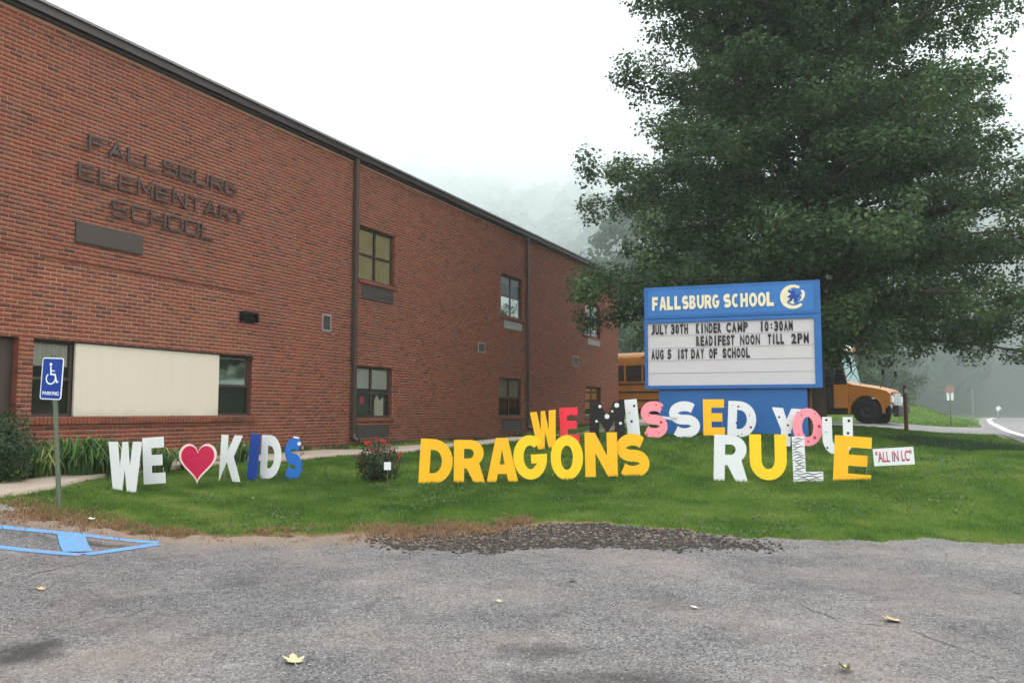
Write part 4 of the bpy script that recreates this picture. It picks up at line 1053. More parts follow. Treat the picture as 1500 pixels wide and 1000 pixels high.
# ------------------------------------------------------------------ school message sign
pl_, pr_ = P(944, 500, 18.35), P(1203.5, 500, 17.15); dv = pr_-pl_; SWd = float(np.hypot(dv[0], dv[1])); sa = math.atan2(dv[1], dv[0])
zb_ = P(948, 570, 18.35)[2]; zt_ = P(944, 422, 18.35)[2]; SH = zt_-zb_
g0 = min(h(pl_[0], pl_[1]), h(pr_[0], pr_[1]))
sg = empty('school_sign', (pl_[0], pl_[1], g0), sa); tag(sg, 'large blue school sign with a white changeable message board', 'sign')
z0 = zb_-g0; DP = .42
zs1 = z0+SH*.685
mb = MB()
mb.bevbox(0, SWd, .0, DP, zs1+.006, z0+SH, .012); hd_ = mb.build('header_cabinet', M['signblue'], sg)
mb = MB(); mb.box(.09, SWd-.13, -.004, .01, zs1+.07, z0+SH-.07); mb.build('header_panel', M['signblue2'], sg)
mb = MB(); f1, f2, f3 = .065, .13, .075
mb.bevbox(0, f1, -.02, DP, z0, zs1, .008); mb.bevbox(SWd-f2, SWd, -.02, DP, z0, zs1, .008); mb.box(f1+.001, SWd-f2-.001, -.018, DP-.005, z0+.001, z0+f3); mb.box(f1+.001, SWd-f2-.001, -.018, DP-.005, zs1-.085, zs1-.003); mb.box(f1, SWd-f2, DP-.05, DP-.01, z0+f3, zs1-.085)
mb.build('board_frame', M['signblue'], sg)
bx0, bx1, bz0, bz1 = f1+.002, SWd-f2-.002, z0+f3+.002, zs1-.087
mb = MB(); mb.box(bx0, bx1, .02, .05, bz0, bz1); mb.build('message_board', M['boardwhite'], sg)
nr = 5; rh = (bz1-bz0)/nr
for k in range(1, nr):
    mb = MB(); mb.box(bx0, bx1, .012, .022, bz0+k*rh-.006, bz0+k*rh+.004); mb.build('letter_track', M['boardline'], sg)
FW = bx1-bx0
def msg(s, row, ua, ub):
    """letters one by one between two places along the board"""
    x0 = bx0+FW*(ua-950)/(1195-950); x1 = bx0+FW*(ub-950)/(1195-950)
    adv = (x1-x0)/len(s); zt = bz1-row*rh-.028; zbm = zt-rh*.80
    for i, ch in enumerate(s):
        if ch == ' ': continue
        wch = adv*(.80 if ch not in 'I1:' else .34)
        c = x0+adv*(i+.5); fit_text(ch, c-wch/2, c+wch/2, zbm+(.05 if ch == ':' else 0), zt-(.05 if ch == ':' else 0), .008, 'letter', M['charcoal'], sg, .050 if ch not in 'MWN' else .022, .006)
msg('JULY', 0, 955, 982); msg('30TH', 0, 986, 1013); msg('KINDER', 0, 1024, 1063); msg('CAMP', 0, 1069, 1102); msg('10:30AM', 0, 1118, 1166)
msg('READIFEST', 1, 1024, 1082); msg('NOON', 1, 1089, 1119); msg('TILL', 1, 1129, 1153); msg('2PM', 1, 1162, 1188)
msg('AUG', 2, 955, 975); msg('5', 2, 980, 987); msg('1ST', 2, 995, 1012); msg('DAY', 2, 1016, 1037); msg('OF', 2, 1043, 1056); msg('SCHOOL', 2, 1063, 1104)
# header lettering
hz0, hz1 = zs1+.006, z0+SH; hm = hz1-hz0
X = lambda u: SWd*(u-944)/(1203-944)
def word(s, ua, ub, zc, hh_):
    gw = {'I': .4}; n = len(s); tot = n*1.0; adv = (X(ub)-X(ua))/n
    for i, ch in enumerate(s):
        x = X(ua)+adv*i
        for dy, dx, mt_, y0, y1 in ((-.012, .010, 'signblue', -.0085, -.0045), (0, 0, 'creamtext', -.016, -.009)):
            mb = MB()
            if ch in GL: glyph_mb(mb, ch, x+dx, hz0+hm*zc+dy, adv*.92, hh_, y0, y1)
            elif ch == 'F': mb.prism([(x+dx+adv*.86*a, hz0+hm*zc+dy+hh_*b) for a, b in ((0,0),(0,1),(.9,1),(.9,.76),(.36,.76),(.36,.6),(.82,.6),(.82,.37),(.36,.37),(.36,0))], [], y0, y1)
            elif ch == 'B':
                w_ = adv*.86; f_ = lambda l: [(x+dx+p[0]*w_, hz0+hm*zc+dy+p[1]*hh_) for p in l]
                mb.prism(f_([(0,0),(0,1)]+arc(.5,.76,.40,.24,90,-70,8)+arc(.5,.28,.46,.28,75,-90,10)), [f_([(.34,.60),(.34,.8),(.48,.8),(.56,.7),(.48,.60)]), f_([(.34,.2),(.34,.42),(.5,.42),(.6,.31),(.5,.2)])], y0, y1)
            elif ch == 'C':
                mb.prism([(x+dx+p[0]*adv*.86, hz0+hm*zc+dy+p[1]*hh_) for p in fixpoly(arc(.5,.5,.5,.5,48,312,24)+arc(.5,.5,.18,.27,308,52,16))], [], y0, y1)
            elif ch == 'H':
                mb.prism([(x+dx+a*adv*.86, hz0+hm*zc+dy+b*hh_) for a, b in ((0,0),(0,1),(.33,1),(.33,.62),(.67,.62),(.67,1),(1,1),(1,0),(.67,0),(.67,.38),(.33,.38),(.33,0))], [], y0, y1)
            mb.build('letter' if mt_ == 'creamtext' else 'letter_shadow', M[mt_], sg)
word('FALLSBURG', 957, 1060, .27, .285); word('SCHOOL', 1065, 1140, .27, .285)
# emblem: cream crescent ring with a small blue creature
cx, cz, R_ = X(1165), hz0+hm*.52, .245
outer = arc(cx, cz, R_, R_, 55, 318, 30)+arc(cx+.02, cz+.004, R_*.74, R_*.74, 312, 60, 24)
EM = empty('emblem', (0,0,0)); EM.parent = sg
mb = MB(); mb.prism(fixpoly(outer), [], -.012, -.0045); mb.build('crescent', M['creamtext'], EM)
mb = MB(); mb.prism(fixpoly([(cx-.02+x*R_, cz+z*R_) for x, z in ((-.75,.35),(-.45,.62),(-.2,.50),(-.1,.7),(.05,.45),(.2,.25),(.05,.05),(.25,-.15),(.1,-.35),(.2,-.6),(-.1,-.55),(-.3,-.3),(-.55,-.55),(-.72,-.45),(-.5,-.15),(-.8,.0),(-.5,.15))]), [], -.0155, -.0125); mb.build('emblem_field', M['creamtext'], EM)
mb = MB(); mb.prism([(cx+x*R_, cz+z*R_) for x, z in ((-.42,.42),(-.22,.56),(.12,.52),(.26,.34),(.14,.22),(.34,.12),(.52,.30),(.44,.02),(.24,-.10),(.38,-.34),(.18,-.36),(.02,-.16),(-.16,-.40),(-.40,-.34),(-.22,-.12),(-.46,.00),(-.26,.16),(-.12,.26))], [], -.0205, -.016); mb.build('blue_creature', M['hblue'], EM)
mb = MB(); mb.prism([(cx+x*R_, cz+z*R_) for x, z in ((.62,.50),(.80,.55),(.95,.30),(.90,-.05),(.72,-.32),(.42,-.42),(.60,-.24),(.70,.0),(.58,.08),(.74,.22))], [], -.012, -.0045); mb.build('wing', M['creamtext'], EM)
# pedestal
mb = MB(); mb.bevbox(X(964), X(1181), .06, DP-.06, -.25, z0-.004, .01); mb.build('pedestal', M['signblue'], sg)
mb = MB(); mb.tube([(X(1184.5), DP-.02, -.2), (X(1184.5), DP-.02, z0-.002)], .035, 8); mb.build('rear_pipe', M['wood'], sg)

# ------------------------------------------------------------------ accessible parking sign
p = P(90, 742, 9.5); p[2] = h(p[0], p[1]); top_ = P(78, 524, 9.5)
e = empty('parking_sign', p, 0); tag(e, 'blue accessible parking sign on a green steel post at the lawn corner', 'sign')
lean = top_-p; hP = lean[2]
mb = MB(); w_ = .030
prof = [(-.045,0),(-.030,0),(-.018,-.022),(.018,-.022),(.030,0),(.045,0),(.045,.004),(.027,.004),(.015,-.018),(-.015,-.018),(-.027,.004),(-.045,.004)]
k_ = .62
V = [(a*k_, b, -.3) for a, b in prof]+[(a*k_+lean[0], b, hP+.03) for a, b in prof]; n = len(prof)
mb.add(V, [[i, (i+1)%n, (i+1)%n+n, i+n] for i in range(n)]+[list(range(n))[::-1], list(range(n, 2*n))]); mb.build('post', M['post'], e)
sw_, sh_ = 37*9.5/F, 61*9.5/F
pn = empty('sign_panel', (lean[0], -.028, hP-sh_), 0); pn.parent = e; pn.rotation_euler = (0, math.radians(2.5), math.radians(-14))
def rrect(w, hh, r, n=5): return arc(w/2-r, hh-r, r, r, 90, 0, n)+arc(w/2-r, r, r, r, 0, -90, n)+arc(-w/2+r, r, r, r, 270, 180, n)+arc(-w/2+r, hh-r, r, r, 180, 90, n)
def off(l, z): return [(a, b+z) for a, b in l]
mb = MB(); mb.prism(rrect(sw_, sh_, .03), [], 0, .004); mb.build('white_border', M['hwhite'], pn)
mb = MB(); mb.prism(off(rrect(sw_-.022, sh_-.022, .022), .011), [], -.0012, .001); mb.build('blue_field', M['hblue'], pn)
mb = MB(); yy = -.0024; y2 = -.0013
cx0, cz0, r0 = -.012, sh_*.50, .058
mb.prism(ribbon(arc(cx0, cz0, r0, r0, 130, 372, 26), .014), [], yy, y2); mb.build('wheel_mark', M['hwhite'], pn)
mb = MB(); mb.prism(arc(cx0-.012, sh_*.84, .017, .017, 0, 340, 14), [], yy, y2); mb.prism(ribbon([(cx0-.010, sh_*.79), (cx0-.002, sh_*.60), (cx0+.052, sh_*.60), (cx0+.078, sh_*.42), (cx0+.100, sh_*.435)], .017), [], yy, y2); mb.prism(ribbon([(cx0+.004, sh_*.685), (cx0+.045, sh_*.685)], .012), [], yy, y2); mb.build('figure_mark', M['hwhite'], pn)
fit_text('PARKING', -sw_*.38, sw_*.38, sh_*.10, sh_*.19, -.0022, 'lettering', M['hwhite'], pn, .02, .0015)

# ------------------------------------------------------------------ leaf cloud helper
def bush(name, c, r, n, size, mt, label, cat, rnd=0.0, stems=True, flat=.75, vbase=.4):
    z0 = h(c[0], c[1]); e = empty(name, (c[0], c[1], z0)); tag(e, label, cat)
    d = RNG.normal(size=(n,3)); d /= np.linalg.norm(d, axis=1)[:,None]
    rad = (RNG.random(n)**.35); lump = 1+.16*np.sin(d[:,0]*5+c[0])*np.sin(d[:,1]*6)+.12*np.sin(d[:,2]*9+1)
    pc = d*rad[:,None]*lump[:,None]*np.array(r)[None]; pc[:,2] += r[2]*.95; pc = pc[pc[:,2] > .02]
    n = len(pc); nr = pc-np.array([0,0,r[2]*.7]); nr += RNG.normal(size=(n,3))*.5*np.linalg.norm(nr, axis=1).mean()
    v = np.clip(vbase+.35*RNG.normal(size=n)*.6, 0, 1)
    ob('foliage', leafcloud(pc, nr, size*(.7+.6*RNG.random(n)), v, 'foliage'), mt, e)
    if stems:
        mb = MB()
        for k in range(9):
            a = k*.7; mb.tube([(.04*math.cos(a), .04*math.sin(a), -.05), (r[0]*.35*math.cos(a), r[1]*.35*math.sin(a), r[2]*.8), (r[0]*.6*math.cos(a), r[1]*.6*math.sin(a), r[2]*1.4)], [.012,.009,.004], 5)
        mb.build('stem', M['bark'], e)
    return e
pb = P(-8, 700, 10.6); bush('boxwood_shrub', pb, (.50,.5,.46), 9000, .035, M['bushleaf'], 'dark dense clipped shrub at the left edge beside the doorway', 'shrub')
def lily(c, r, hh, n, label, grp=None):
    z0 = h(c[0], c[1]); e = empty('strap_leaf_clump', (c[0], c[1], z0)); tag(e, label, 'plant', grp)
    a = RNG.random(n)*2*math.pi; rr = np.sqrt(RNG.random(n))*r*.55; bx, by = rr*np.cos(a), rr*np.sin(a)
    ln = hh*(.7+.55*RNG.random(n)); out = a+RNG.normal(0, .5, n); sp = (.18+.85*RNG.random(n)**1.3)*ln
    ks = np.array([0,.35,.7,1.0]); rise = np.array([0,.45,.85,.86]); go_ = np.array([0,.15,.5,1.0])
    w = .010+.008*RNG.random(n); V = np.zeros((n, 8, 3))
    for k in range(4):
        zz = ln*rise[k] - (sp*.55 if k == 3 else sp*.1*(k == 2)); x = bx+np.cos(out)*sp*go_[k]; y = by+np.sin(out)*sp*go_[k]; ww = w*(1-.9*(k == 3)-.2*(k == 2))
        V[:,2*k] = np.stack([x-np.sin(out)*ww, y+np.cos(out)*ww, zz], 1); V[:,2*k+1] = np.stack([x+np.sin(out)*ww, y-np.cos(out)*ww, zz], 1)
    Fb = np.array([[0,1,3,2],[2,3,5,4],[4,5,7,6]]); Ff = (Fb[None]+8*np.arange(n)[:,None,None]).reshape(-1,4)
    v = np.clip(.35+.3*RNG.normal(size=n), 0, 1); v[RNG.random(n) > .95] = 1.0
    ob('leaves', me_np('leaves', V.reshape(-1,3), Ff, {'v': np.repeat(v, 3)}, True), M['lily'], e); return e
gl_ = 'strap-leaved clumps in the bed under the cream panel'
for (u, v, D, r, hh, n, lb) in ((65,698,11.6,.40,.44,230,'green strap-leaved clump beside the dark shrub'),(115,694,11.9,.48,.54,300,'tall green strap-leaved clump behind the parking sign post'),
      (160,690,12.2,.48,.50,280,'green strap-leaved clump behind the white W'),(228,684,12.9,.36,.40,150,'green strap-leaved clump behind the white E'),(285,678,13.6,.36,.36,130,'green strap-leaved clump behind the red heart'),(345,674,14.6,.36,.38,130,'green strap-leaved clump behind the white K')):
    lily(P(u, v, D), r, hh, n, lb, gl_)
# mulch strip under them is part of the ground; rose bush
pr = P(553, 700, 13.4); rb = bush('rose_bush', pr, (.36,.33,.32), 1900, .048, M['roseleaf'], 'dark rose bush with red blooms on the lawn left of the yellow D', 'rose bush', vbase=.35)
def flower(parent, x, y, z, r):
    mb = MB()
    for k in range(9):
        a = k*2.4; rr = r*(.25+.75*k/9); up = r*(.75-.6*k/9)
        c_, s_ = math.cos(a), math.sin(a)
        mb.add([(x+c_*rr*.3, y+s_*rr*.3, z), (x+c_*rr-s_*r*.4, y+s_*rr+c_*r*.4, z+up), (x+c_*rr*1.1, y+s_*rr*1.1, z+up*1.25), (x+c_*rr+s_*r*.4, y+s_*rr-c_*r*.4, z+up)], [[0,1,2,3]])
    mb.tube([(x*.3, y*.3, max(.05, z-.40)), (x*.8, y*.8, z-.15), (x, y, z)], .005, 5); return mb.build('rose_flower', M['petal'], parent, recalc=False)
for (u, v, r) in ((539,653,.085),(562,650,.07),(569,656,.055),(586,668,.06),(527,668,.045),(552,643,.045),(574,662,.04),(545,660,.05)):
    q = P(u, v, 13.35)-np.array(rb.location); flower(rb, q[0], q[1]-.05, q[2], r)
q = P(567.5, 688, 13.0)
e = empty('garden_tag', (q[0], q[1], h(q[0], q[1])), .1); tag(e, 'small white plant tag on a wire stake in front of the rose bush', 'plant tag')
zt = q[2]-e.location.z; mb = MB(); mb.bevbox(-.052, .052, 0, .006, zt, zt+.115, .002); mb.build('card', M['white'], e)
mb = MB(); mb.tube([(0, .009, -.08), (0, .009, zt+.06)], .004, 5); mb.build('wire_stake', M['stake'], e)
# low weeds along the wall base
n = 5000; tt = RNG.uniform(0, 24, n); ww = .2+.5*RNG.random(n); pts = W0[None]+wd[None]*tt[:,None]+wnrm[None]*ww[:,None]
x, y = pts[:,0], pts[:,1]; k = (clumpy(x, y, 1.2) > .55); x, y = x[k], y[k]
wo_ = ob('bed_weeds', blades(len(x), x, y, .05+.10*RNG.random(len(x)), np.full(len(x), .018), 'bed_weeds', M['roseleaf'], RNG.random(len(x)), .8), M['roseleaf']); tag(wo_, 'low weeds and dead stalks along the foot of the brick wall', 'weeds', kind='stuff')

# ------------------------------------------------------------------ fallen leaves
def maple(u, v, sz, col, label, rot, curl=.25, D=None):
    q = G(u, v, .016); mb = MB(); tips = [(90,.95),(72,.72),(108,.74),(38,.88),(22,.66),(142,.9),(160,.62),(-22,.62),(205,.58)]
    pts = []; order = sorted([(a % 360, r) for a, r in tips]+[(57,.46),(4,.42),(270,.34),(180,.40),(124,.48),(240,.42),(300,.44)])
    for a, r in order: pts.append((sz*r*math.cos(math.radians(a)), sz*r*math.sin(math.radians(a))))
    V = [(0, 0, .008)]+[(x, y, .010+curl*(x*x+y*y)/sz*.9) for x, y in pts]; n = len(pts)
    mb.add(V, [[0, 1+i, 1+(i+1) % n] for i in range(n)]); mb.add([(-.003,-sz*.2,.008),(.003,-sz*.2,.008),(.002,-sz*.9,.012),(-.002,-sz*.9,.012)], [[0,1,2,3]])
    m = bpy.data.materials.get('leaf_'+col[0]) or worn('leaf_'+col[0], col[1], .8, .2, 40)
    o = mb.build('fallen_leaf', m, None, q, (.08, .1, rot), recalc=False); tag(o, label, 'leaf', 'fallen leaves')
PAL = ('pale', (.36,.34,.20)); TAN = ('tan', (.52,.34,.17)); GRN = ('greenish', (.36,.38,.20)); WHT = ('whitish', (.55,.53,.44))
maple(431, 970, .092, PAL, 'large pale yellow fallen leaf on the asphalt at the bottom left of centre', .4)
maple(1310, 910, .095, TAN, 'tan fallen leaf on the asphalt at the right', 1.2)
maple(1241, 982, .07, GRN, 'greenish fallen leaf on the asphalt near the bottom right', 2.0, .8)
maple(841, 851, .05, PAL, 'small pale fallen leaf on the asphalt below the crumbled patch', 2.6)
maple(1018, 891, .042, WHT, 'small whitish fallen leaf on the asphalt in the middle of the lot', .9)
maple(1492, 868, .05, WHT, 'whitish fallen leaf at the right edge of the lot', 1.9)
maple(731, 882, .04, PAL, 'faint pale fallen leaf left of the middle of the lot', .2)
maple(740, 753, .06, PAL, 'pale fallen leaf lying on the lawn below the yellow A', 1.5)
maple(742, 781, .055, WHT, 'whitish fallen leaf at the lot edge left of the crumbled patch', 2.2)
maple(134, 761, .06, WHT, 'whitish fallen leaf at the lawn corner right of the parking sign', .7)
maple(1320, 773, .055, PAL, 'pale fallen leaf on the grass at the right', 2.9)
maple(371, 730, .04, PAL, 'tiny pale leaf on the lawn below the blue I', 1.1)
maple(60, 864, .045, TAN, 'brownish fallen leaf on the asphalt at the left', .5)

# ------------------------------------------------------------------ the big oak
TX, TY = 9.05, 26.0; TZ = h(TX, TY)
oak = empty('oak_tree', (TX, TY, TZ)); tag(oak, 'tall spreading green oak tree behind the blue school sign', 'tree')
rn = random.Random(11); mb = MB(); limbs = MB(); LC = []; LN = []; LS = []
TH = 19.0
tp = [(0,0,-.3),(0,0,.1),(.02,0,1.2),(.05,.02,3),(.02,.05,6),(-.05,.05,10),(0,0,14),(.1,0,TH-.6)]; tr = [.42,.34,.29,.27,.22,.15,.09,.03]
mb.tube(tp, tr, 12); mb.build('trunk', M['bark'], oak)
def Rc(z):  # crown radius by height above the base
    return float(np.interp(z, [2.2,3.5,5,7,9,11,13.5,16,19.5], [6.4,7.5,7.7,6.9,5.7,5.2,4.9,4.0,1.2]))
clumps = []
nb = 185
for i in range(nb):
    f = i/nb; hb = 2.5+(TH-3.2)*f**1.02; az = i*2.39996+rn.uniform(-.3,.3)
    el = math.radians(np.interp(hb, [2,5,9,14,19], [6,12,20,34,60])+rn.uniform(-11,13)); zend = hb+Rc(hb)*math.tan(el)*.5
    Rl = Rc(min(zend, 19))*rn.uniform(.72,1.10); n = 7; pts = []
    droop = float(np.interp(hb, [2,5,9], [.9,.45,.1]))
    for k in range(n+1):
        t = k/n; r = Rl*t
        z = hb+r*math.tan(el)*(1-.35*t)-droop*t*t*1.5
        a = az+.18*math.sin(t*3+i)+rn.uniform(-.03,.03)
        pts.append((r*math.cos(a), r*math.sin(a), z))
    limbs.tube(pts, [max(.008, (.10-.055*f)*(1-t/n)**.8+.006) for t in range(n+1)], 5, cap=False)
    L = Rl
    steps = max(3, int(L/.62))
    for s in range(steps):
        t = .20+.80*(s+.9*rn.random())/steps; kk = min(int(t*n), n-1); fr_ = t*n-kk
        p0 = Vector(pts[kk]).lerp(Vector(pts[kk+1]), fr_); d = (Vector(pts[kk+1])-Vector(pts[kk])).normalized()
        side = d.cross(Vector((0,0,1))).normalized()*(1 if s % 2 else -1)
        ll = (.45+1.5*(1-t)**.7*min(1, t*2.2))*rn.uniform(.6,1.3)
        dd = (side*rn.uniform(.5,1)+d*rn.uniform(.4,1.0)+Vector((0,0,rn.uniform(-.15,.35)))).normalized()
        tip = p0+dd*ll+Vector((0,0,rn.uniform(-.45,.40)))
        limbs.tube([p0, p0.lerp(tip, .5)+Vector((0,0,.04)), tip], [.020,.012,.004], 3, cap=False)
        clumps.append((tip, dd, rn.uniform(.36,.72)*(1.15-.33*t)))
        if ll > .9: clumps.append((p0.lerp(tip, .5), dd, rn.uniform(.30,.50)))
        if rn.random() < .45: clumps.append((p0.lerp(Vector(pts[kk]), .5), dd, rn.uniform(.25,.45)))
    clumps.append((Vector(pts[-1]), d, rn.uniform(.30,.5)))
    clumps.append((Vector(pts[-1])+Vector((rn.uniform(-.3,.3), rn.uniform(-.3,.3), rn.uniform(-.2,.25))), d, rn.uniform(.2,.34)))
limbs.build('branches', M['bark'], oak)
cc = np.array([c[0][:] for c in clumps]); cs = np.array([c[2] for c in clumps])
wgt = cs**2.1; wgt = wgt/wgt.sum(); NLV = 400000
idx = RNG.choice(len(cc), NLV, p=wgt); n = NLV
dr = RNG.normal(size=(n,3)); dr /= np.linalg.norm(dr, axis=1)[:,None]
rd_ = RNG.random(n)**.42*(1+.35*RNG.random(n)**4)
lob = 1+.22*np.sin(dr[:,0]*6+idx*1.7)*np.sin(dr[:,1]*5+idx)
pos_ = cc[idx]+dr*(rd_*lob*cs[idx])[:,None]*np.array([1.0,1.0,.82])
# fine tips that droop off each pad
keep = (pos_[:,2] > 1.95)
pos_ = pos_[keep]; idx = idx[keep]; dr = dr[keep]; n = len(pos_)
nr = dr*.55+RNG.normal(size=(n,3))*.5+np.array([0,0,.75])
cv_ = RNG.random(len(cc))[idx]
v = np.clip(.05+.30*RNG.random(n)+.60*cv_**1.6+.15*(RNG.random(n) > .97), 0, 1)
ob('crown', leafcloud(pos_, nr, .080+.070*RNG.random(n), v, 'crown', .72), M['leaf'], oak)
print('pads', len(cc))
print('oak leaves', n)

# ------------------------------------------------------------------ other trees (copies share mesh data)
def tree_proto(seed, hh, rad, nl, trunk=.2, low=.12):
    r = np.random.default_rng(seed); rn_ = random.Random(seed)
    nc = 70; u = r.random(nc); z = hh*(low+(1-low)*u); rr = rad*np.sin(np.pi*np.clip((u*.85+.12), 0, 1))**.7*(.35+.65*np.sqrt(r.random(nc))); a = r.random(nc)*6.283
    c = np.stack([rr*np.cos(a), rr*np.sin(a), z], 1); s = rad*(.20+.16*r.random(nc))
    idx = r.integers(0, nc, nl); d = r.normal(size=(nl,3)); d /= np.linalg.norm(d, axis=1)[:,None]
    p = c[idx]+d*s[idx][:,None]*(r.random(nl)**.4)[:,None]*np.array([1,1,.7]); nr = d+r.normal(size=(nl,3))*.6+np.array([0,0,.5])
    p[:,2] = np.maximum(p[:,2], .25)
    v = np.clip(.1+.4*r.random(nl)+.45*r.random(nc)[idx], 0, 1)
    cm = leafcloud(p, nr, hh*(.020+.018*r.random(nl)), v, 'crown', .8); cm.materials.append(M['farleaf'])
    mb = MB(); mb.tube([(0,0,-.5),(0,0,hh*.3),(rn_.uniform(-.3,.3),0,hh*.6),(0,rn_.uniform(-.3,.3),hh*.92)], [trunk,trunk*.8,trunk*.45,trunk*.1], 7)
    for k in range(8):
        a_ = k*2.4; z_ = hh*(.2+.08*k); mb.tube([(0,0,z_),(rad*.7*math.cos(a_), rad*.7*math.sin(a_), z_+hh*.12)], [trunk*.35,.02], 5)
    to = mb.build('trunk', M['bark']); tm = to.data; bpy.data.objects.remove(to); return cm, tm
PROT = [tree_proto(31, 13, 4.6, 9000, .25, .10), tree_proto(32, 17, 4.2, 9000, .28, .12), tree_proto(33, 8, 3.6, 7000, .16, .03), tree_proto(34, 20, 6.0, 11000, .35, .15)]
def place_tree(k, x, y, sc, label, group, rz=None, name='broadleaf_tree'):
    e = empty(name, (x, y, h(x, y)), rn.uniform(0, 6) if rz is None else rz); e.scale = (sc, sc, sc*rn.uniform(.92,1.1)); tag(e, label, 'tree', group)
    o = bpy.data.objects.new('trunk', PROT[k][1]); C.objects.link(o); o.parent = e
    o = bpy.data.objects.new('crown', PROT[k][0]); C.objects.link(o); o.parent = e
    return e
gt = 'trees of the wood beyond the driveway'
place_tree(2, 10.8, 60, 1.0, 'low leafy tree behind the school bus, left of its windscreen', gt)
place_tree(2, 20.0, 63, 1.15, 'low bushy tree right behind the bus bonnet', gt)
place_tree(0, 16.0, 68, 1.0, 'broad leafy tree rising behind the bus roof', gt)
place_tree(2, 26.5, 72, 1.0, 'low dark tree behind the wooden post', gt)
place_tree(0, 24.0, 78, 1.1, 'tall rounded tree above the grassy bank', gt)
place_tree(1, 32.0, 84, .95, 'slim tall tree left of the road signs', gt)
place_tree(2, 33.5, 78, .85, 'low shrubby tree beside the two white sign plates', gt)
place_tree(2, 39.5, 92, .8, 'small hazy tree just right of the two white sign plates', gt)
place_tree(1, 43.0, 108, 1.0, 'hazy tree beyond the bend of the driveway verge', gt)
place_tree(3, 9.0, 76, .5, 'tall tree just showing behind the far corner of the school roof', gt)
place_tree(0, 9.6, 60, .5, 'leafy tree seen between the school corner and the blue sign', gt)
place_tree(3, 30.0, 100, 1.0, 'tall grey-green tree behind the wood edge', gt)
place_tree(3, 14.0, 92, 1.1, 'tall tree standing behind the oak crown', gt)
place_tree(3, 22, 96, 1.0, 'tall hazy tree behind the rounded bank tree', gt)
for k_, (x, y, sc) in enumerate(((17.5,172,1.2),(25,178,1.1),(24,162,1.0))):
    place_tree(3, x, y, sc, ('fog-veiled tree rising above the end of the school roof','fog-veiled tree mostly behind the oak crown on the slope','fog-veiled tree low on the slope above the roof line')[k_], 'fogged trees on the slope')
# far forest: one mass
r = np.random.default_rng(5); N = 5200; x = r.uniform(-230, 330, N); y = r.uniform(105, 520, N); hd = np.hypot(x*.8+12, y)
k = (hd > 128) & ~((np.abs(x*.001) > 5)); k &= ~((road_side(x, y) > -3) & (road_side(x, y) < 10) & (y < 190)); k &= (x/y < .85) & (x/y > -.6)
x, y = x[k], y[k]; n0 = len(x); z = H(x, y); PL = 62
rad = r.uniform(2.6, 5.2, n0); ht = r.uniform(8, 16, n0); d = r.normal(size=(n0, PL, 3)); d /= np.linalg.norm(d, axis=2)[:,:,None]
d[:,:,2] = np.abs(d[:,:,2])*1.0-.25
P_ = np.stack([x, y, z+ht*.55], 1)[:,None,:]+d*np.stack([rad, rad, ht*.5], 1)[:,None,:]*(.75+.35*r.random((n0,PL,1)))
P_ = P_.reshape(-1,3); nr = d.reshape(-1,3)+r.normal(size=(n0*PL,3))*.35
v = np.clip(np.repeat(r.random(n0)*.6, PL)+.3*r.random(n0*PL), 0, 1)
fo = ob('hillside_forest', leafcloud(P_, nr, 1.5+1.3*r.random(n0*PL), v, 'forest', .9), M['farleaf']); tag(fo, 'misty wooded hillside fading into the fog behind everything', 'forest', kind='stuff')
# undergrowth mass at the wood edge
N = 26000; x = r.uniform(2, 40, N); y = 62+r.random(N)*14+x*.35; k = road_side(x, y) < -7; x, y = x[k], y[k]; z = H(x, y); hh = 1.6+1.2*np.sin(x*.7)+.8*np.sin(x*1.9+1)
P_ = np.stack([x, y, z+r.random(len(x))*np.maximum(.6, hh)], 1); uo = ob('undergrowth', leafcloud(P_, r.normal(size=(len(x),3))+np.array([0,-.5,.6]), .22+.22*r.random(len(x)), np.clip(.1+.8*r.random(len(x)), 0, 1), 'undergrowth', .8), M['farleaf']); tag(uo, 'dense green undergrowth along the edge of the wood', 'undergrowth', kind='stuff')

# ------------------------------------------------------------------ school bus
fx, fy = 16.25, 36.4; bdir = math.atan2(36.4-43.4, 16.6-6.2)
bus = empty('school_bus', (fx, fy, h(fx-1, fy)-.0), bdir); bus.scale = (1.1,1.1,1.1); tag(bus, 'orange-yellow school bus parked behind the blue sign, bonnet to the right', 'bus')
# local: x forward (front bumper at 0), y left (+ is away from the onlooker), z up; the side toward the onlooker is y = -1.2
HW = 1.2; XB = -1.66; XR = -12.2
def ring(x, w, z0, z1, rr=.32):
    pts = []
    for a in np.linspace(0, 90, 6): pts.append((x, -(w-rr)-rr*math.cos(math.radians(a)), z1-rr+rr*math.sin(math.radians(a))))
    for a in np.linspace(90, 0, 6): pts.append((x, (w-rr)+rr*math.cos(math.radians(a)), z1-rr+rr*math.sin(math.radians(a))))
    return [(x, -w, z0)]+pts+[(x, w, z0)]
mb = MB(); rings = [ring(XR, HW-.03, .62, 3.00), ring(XR+.1, HW, .60, 3.05), ring(XB-.9, HW, .60, 3.05), ring(XB-.45, HW-.01, .60, 3.02, .34)]
n = len(rings[0]); V = [p for r_ in rings for p in r_]; mb.add(V, [[i*n+k, i*n+k+1, (i+1)*n+k+1, (i+1)*n+k] for i in range(len(rings)-1) for k in range(n-1)]+[[i*n, (i+1)*n, (i+2)*n-1, (i+1)*n-1] for i in range(len(rings)-1)]+[list(range(n))])
# cab front: slopes from the roof to the cowl
mb.add([(XB-.45,-HW+.01,.60),(XB-.45,-HW+.01,1.55),(XB,-HW+.06,1.50),(XB,-HW+.06,.60),(XB-.45,HW-.01,.60),(XB-.45,HW-.01,1.55),(XB,HW-.06,1.50),(XB,HW-.06,.60)], [[0,1,2,3],[7,6,5,4],[1,5,6,2],[3,2,6,7]])
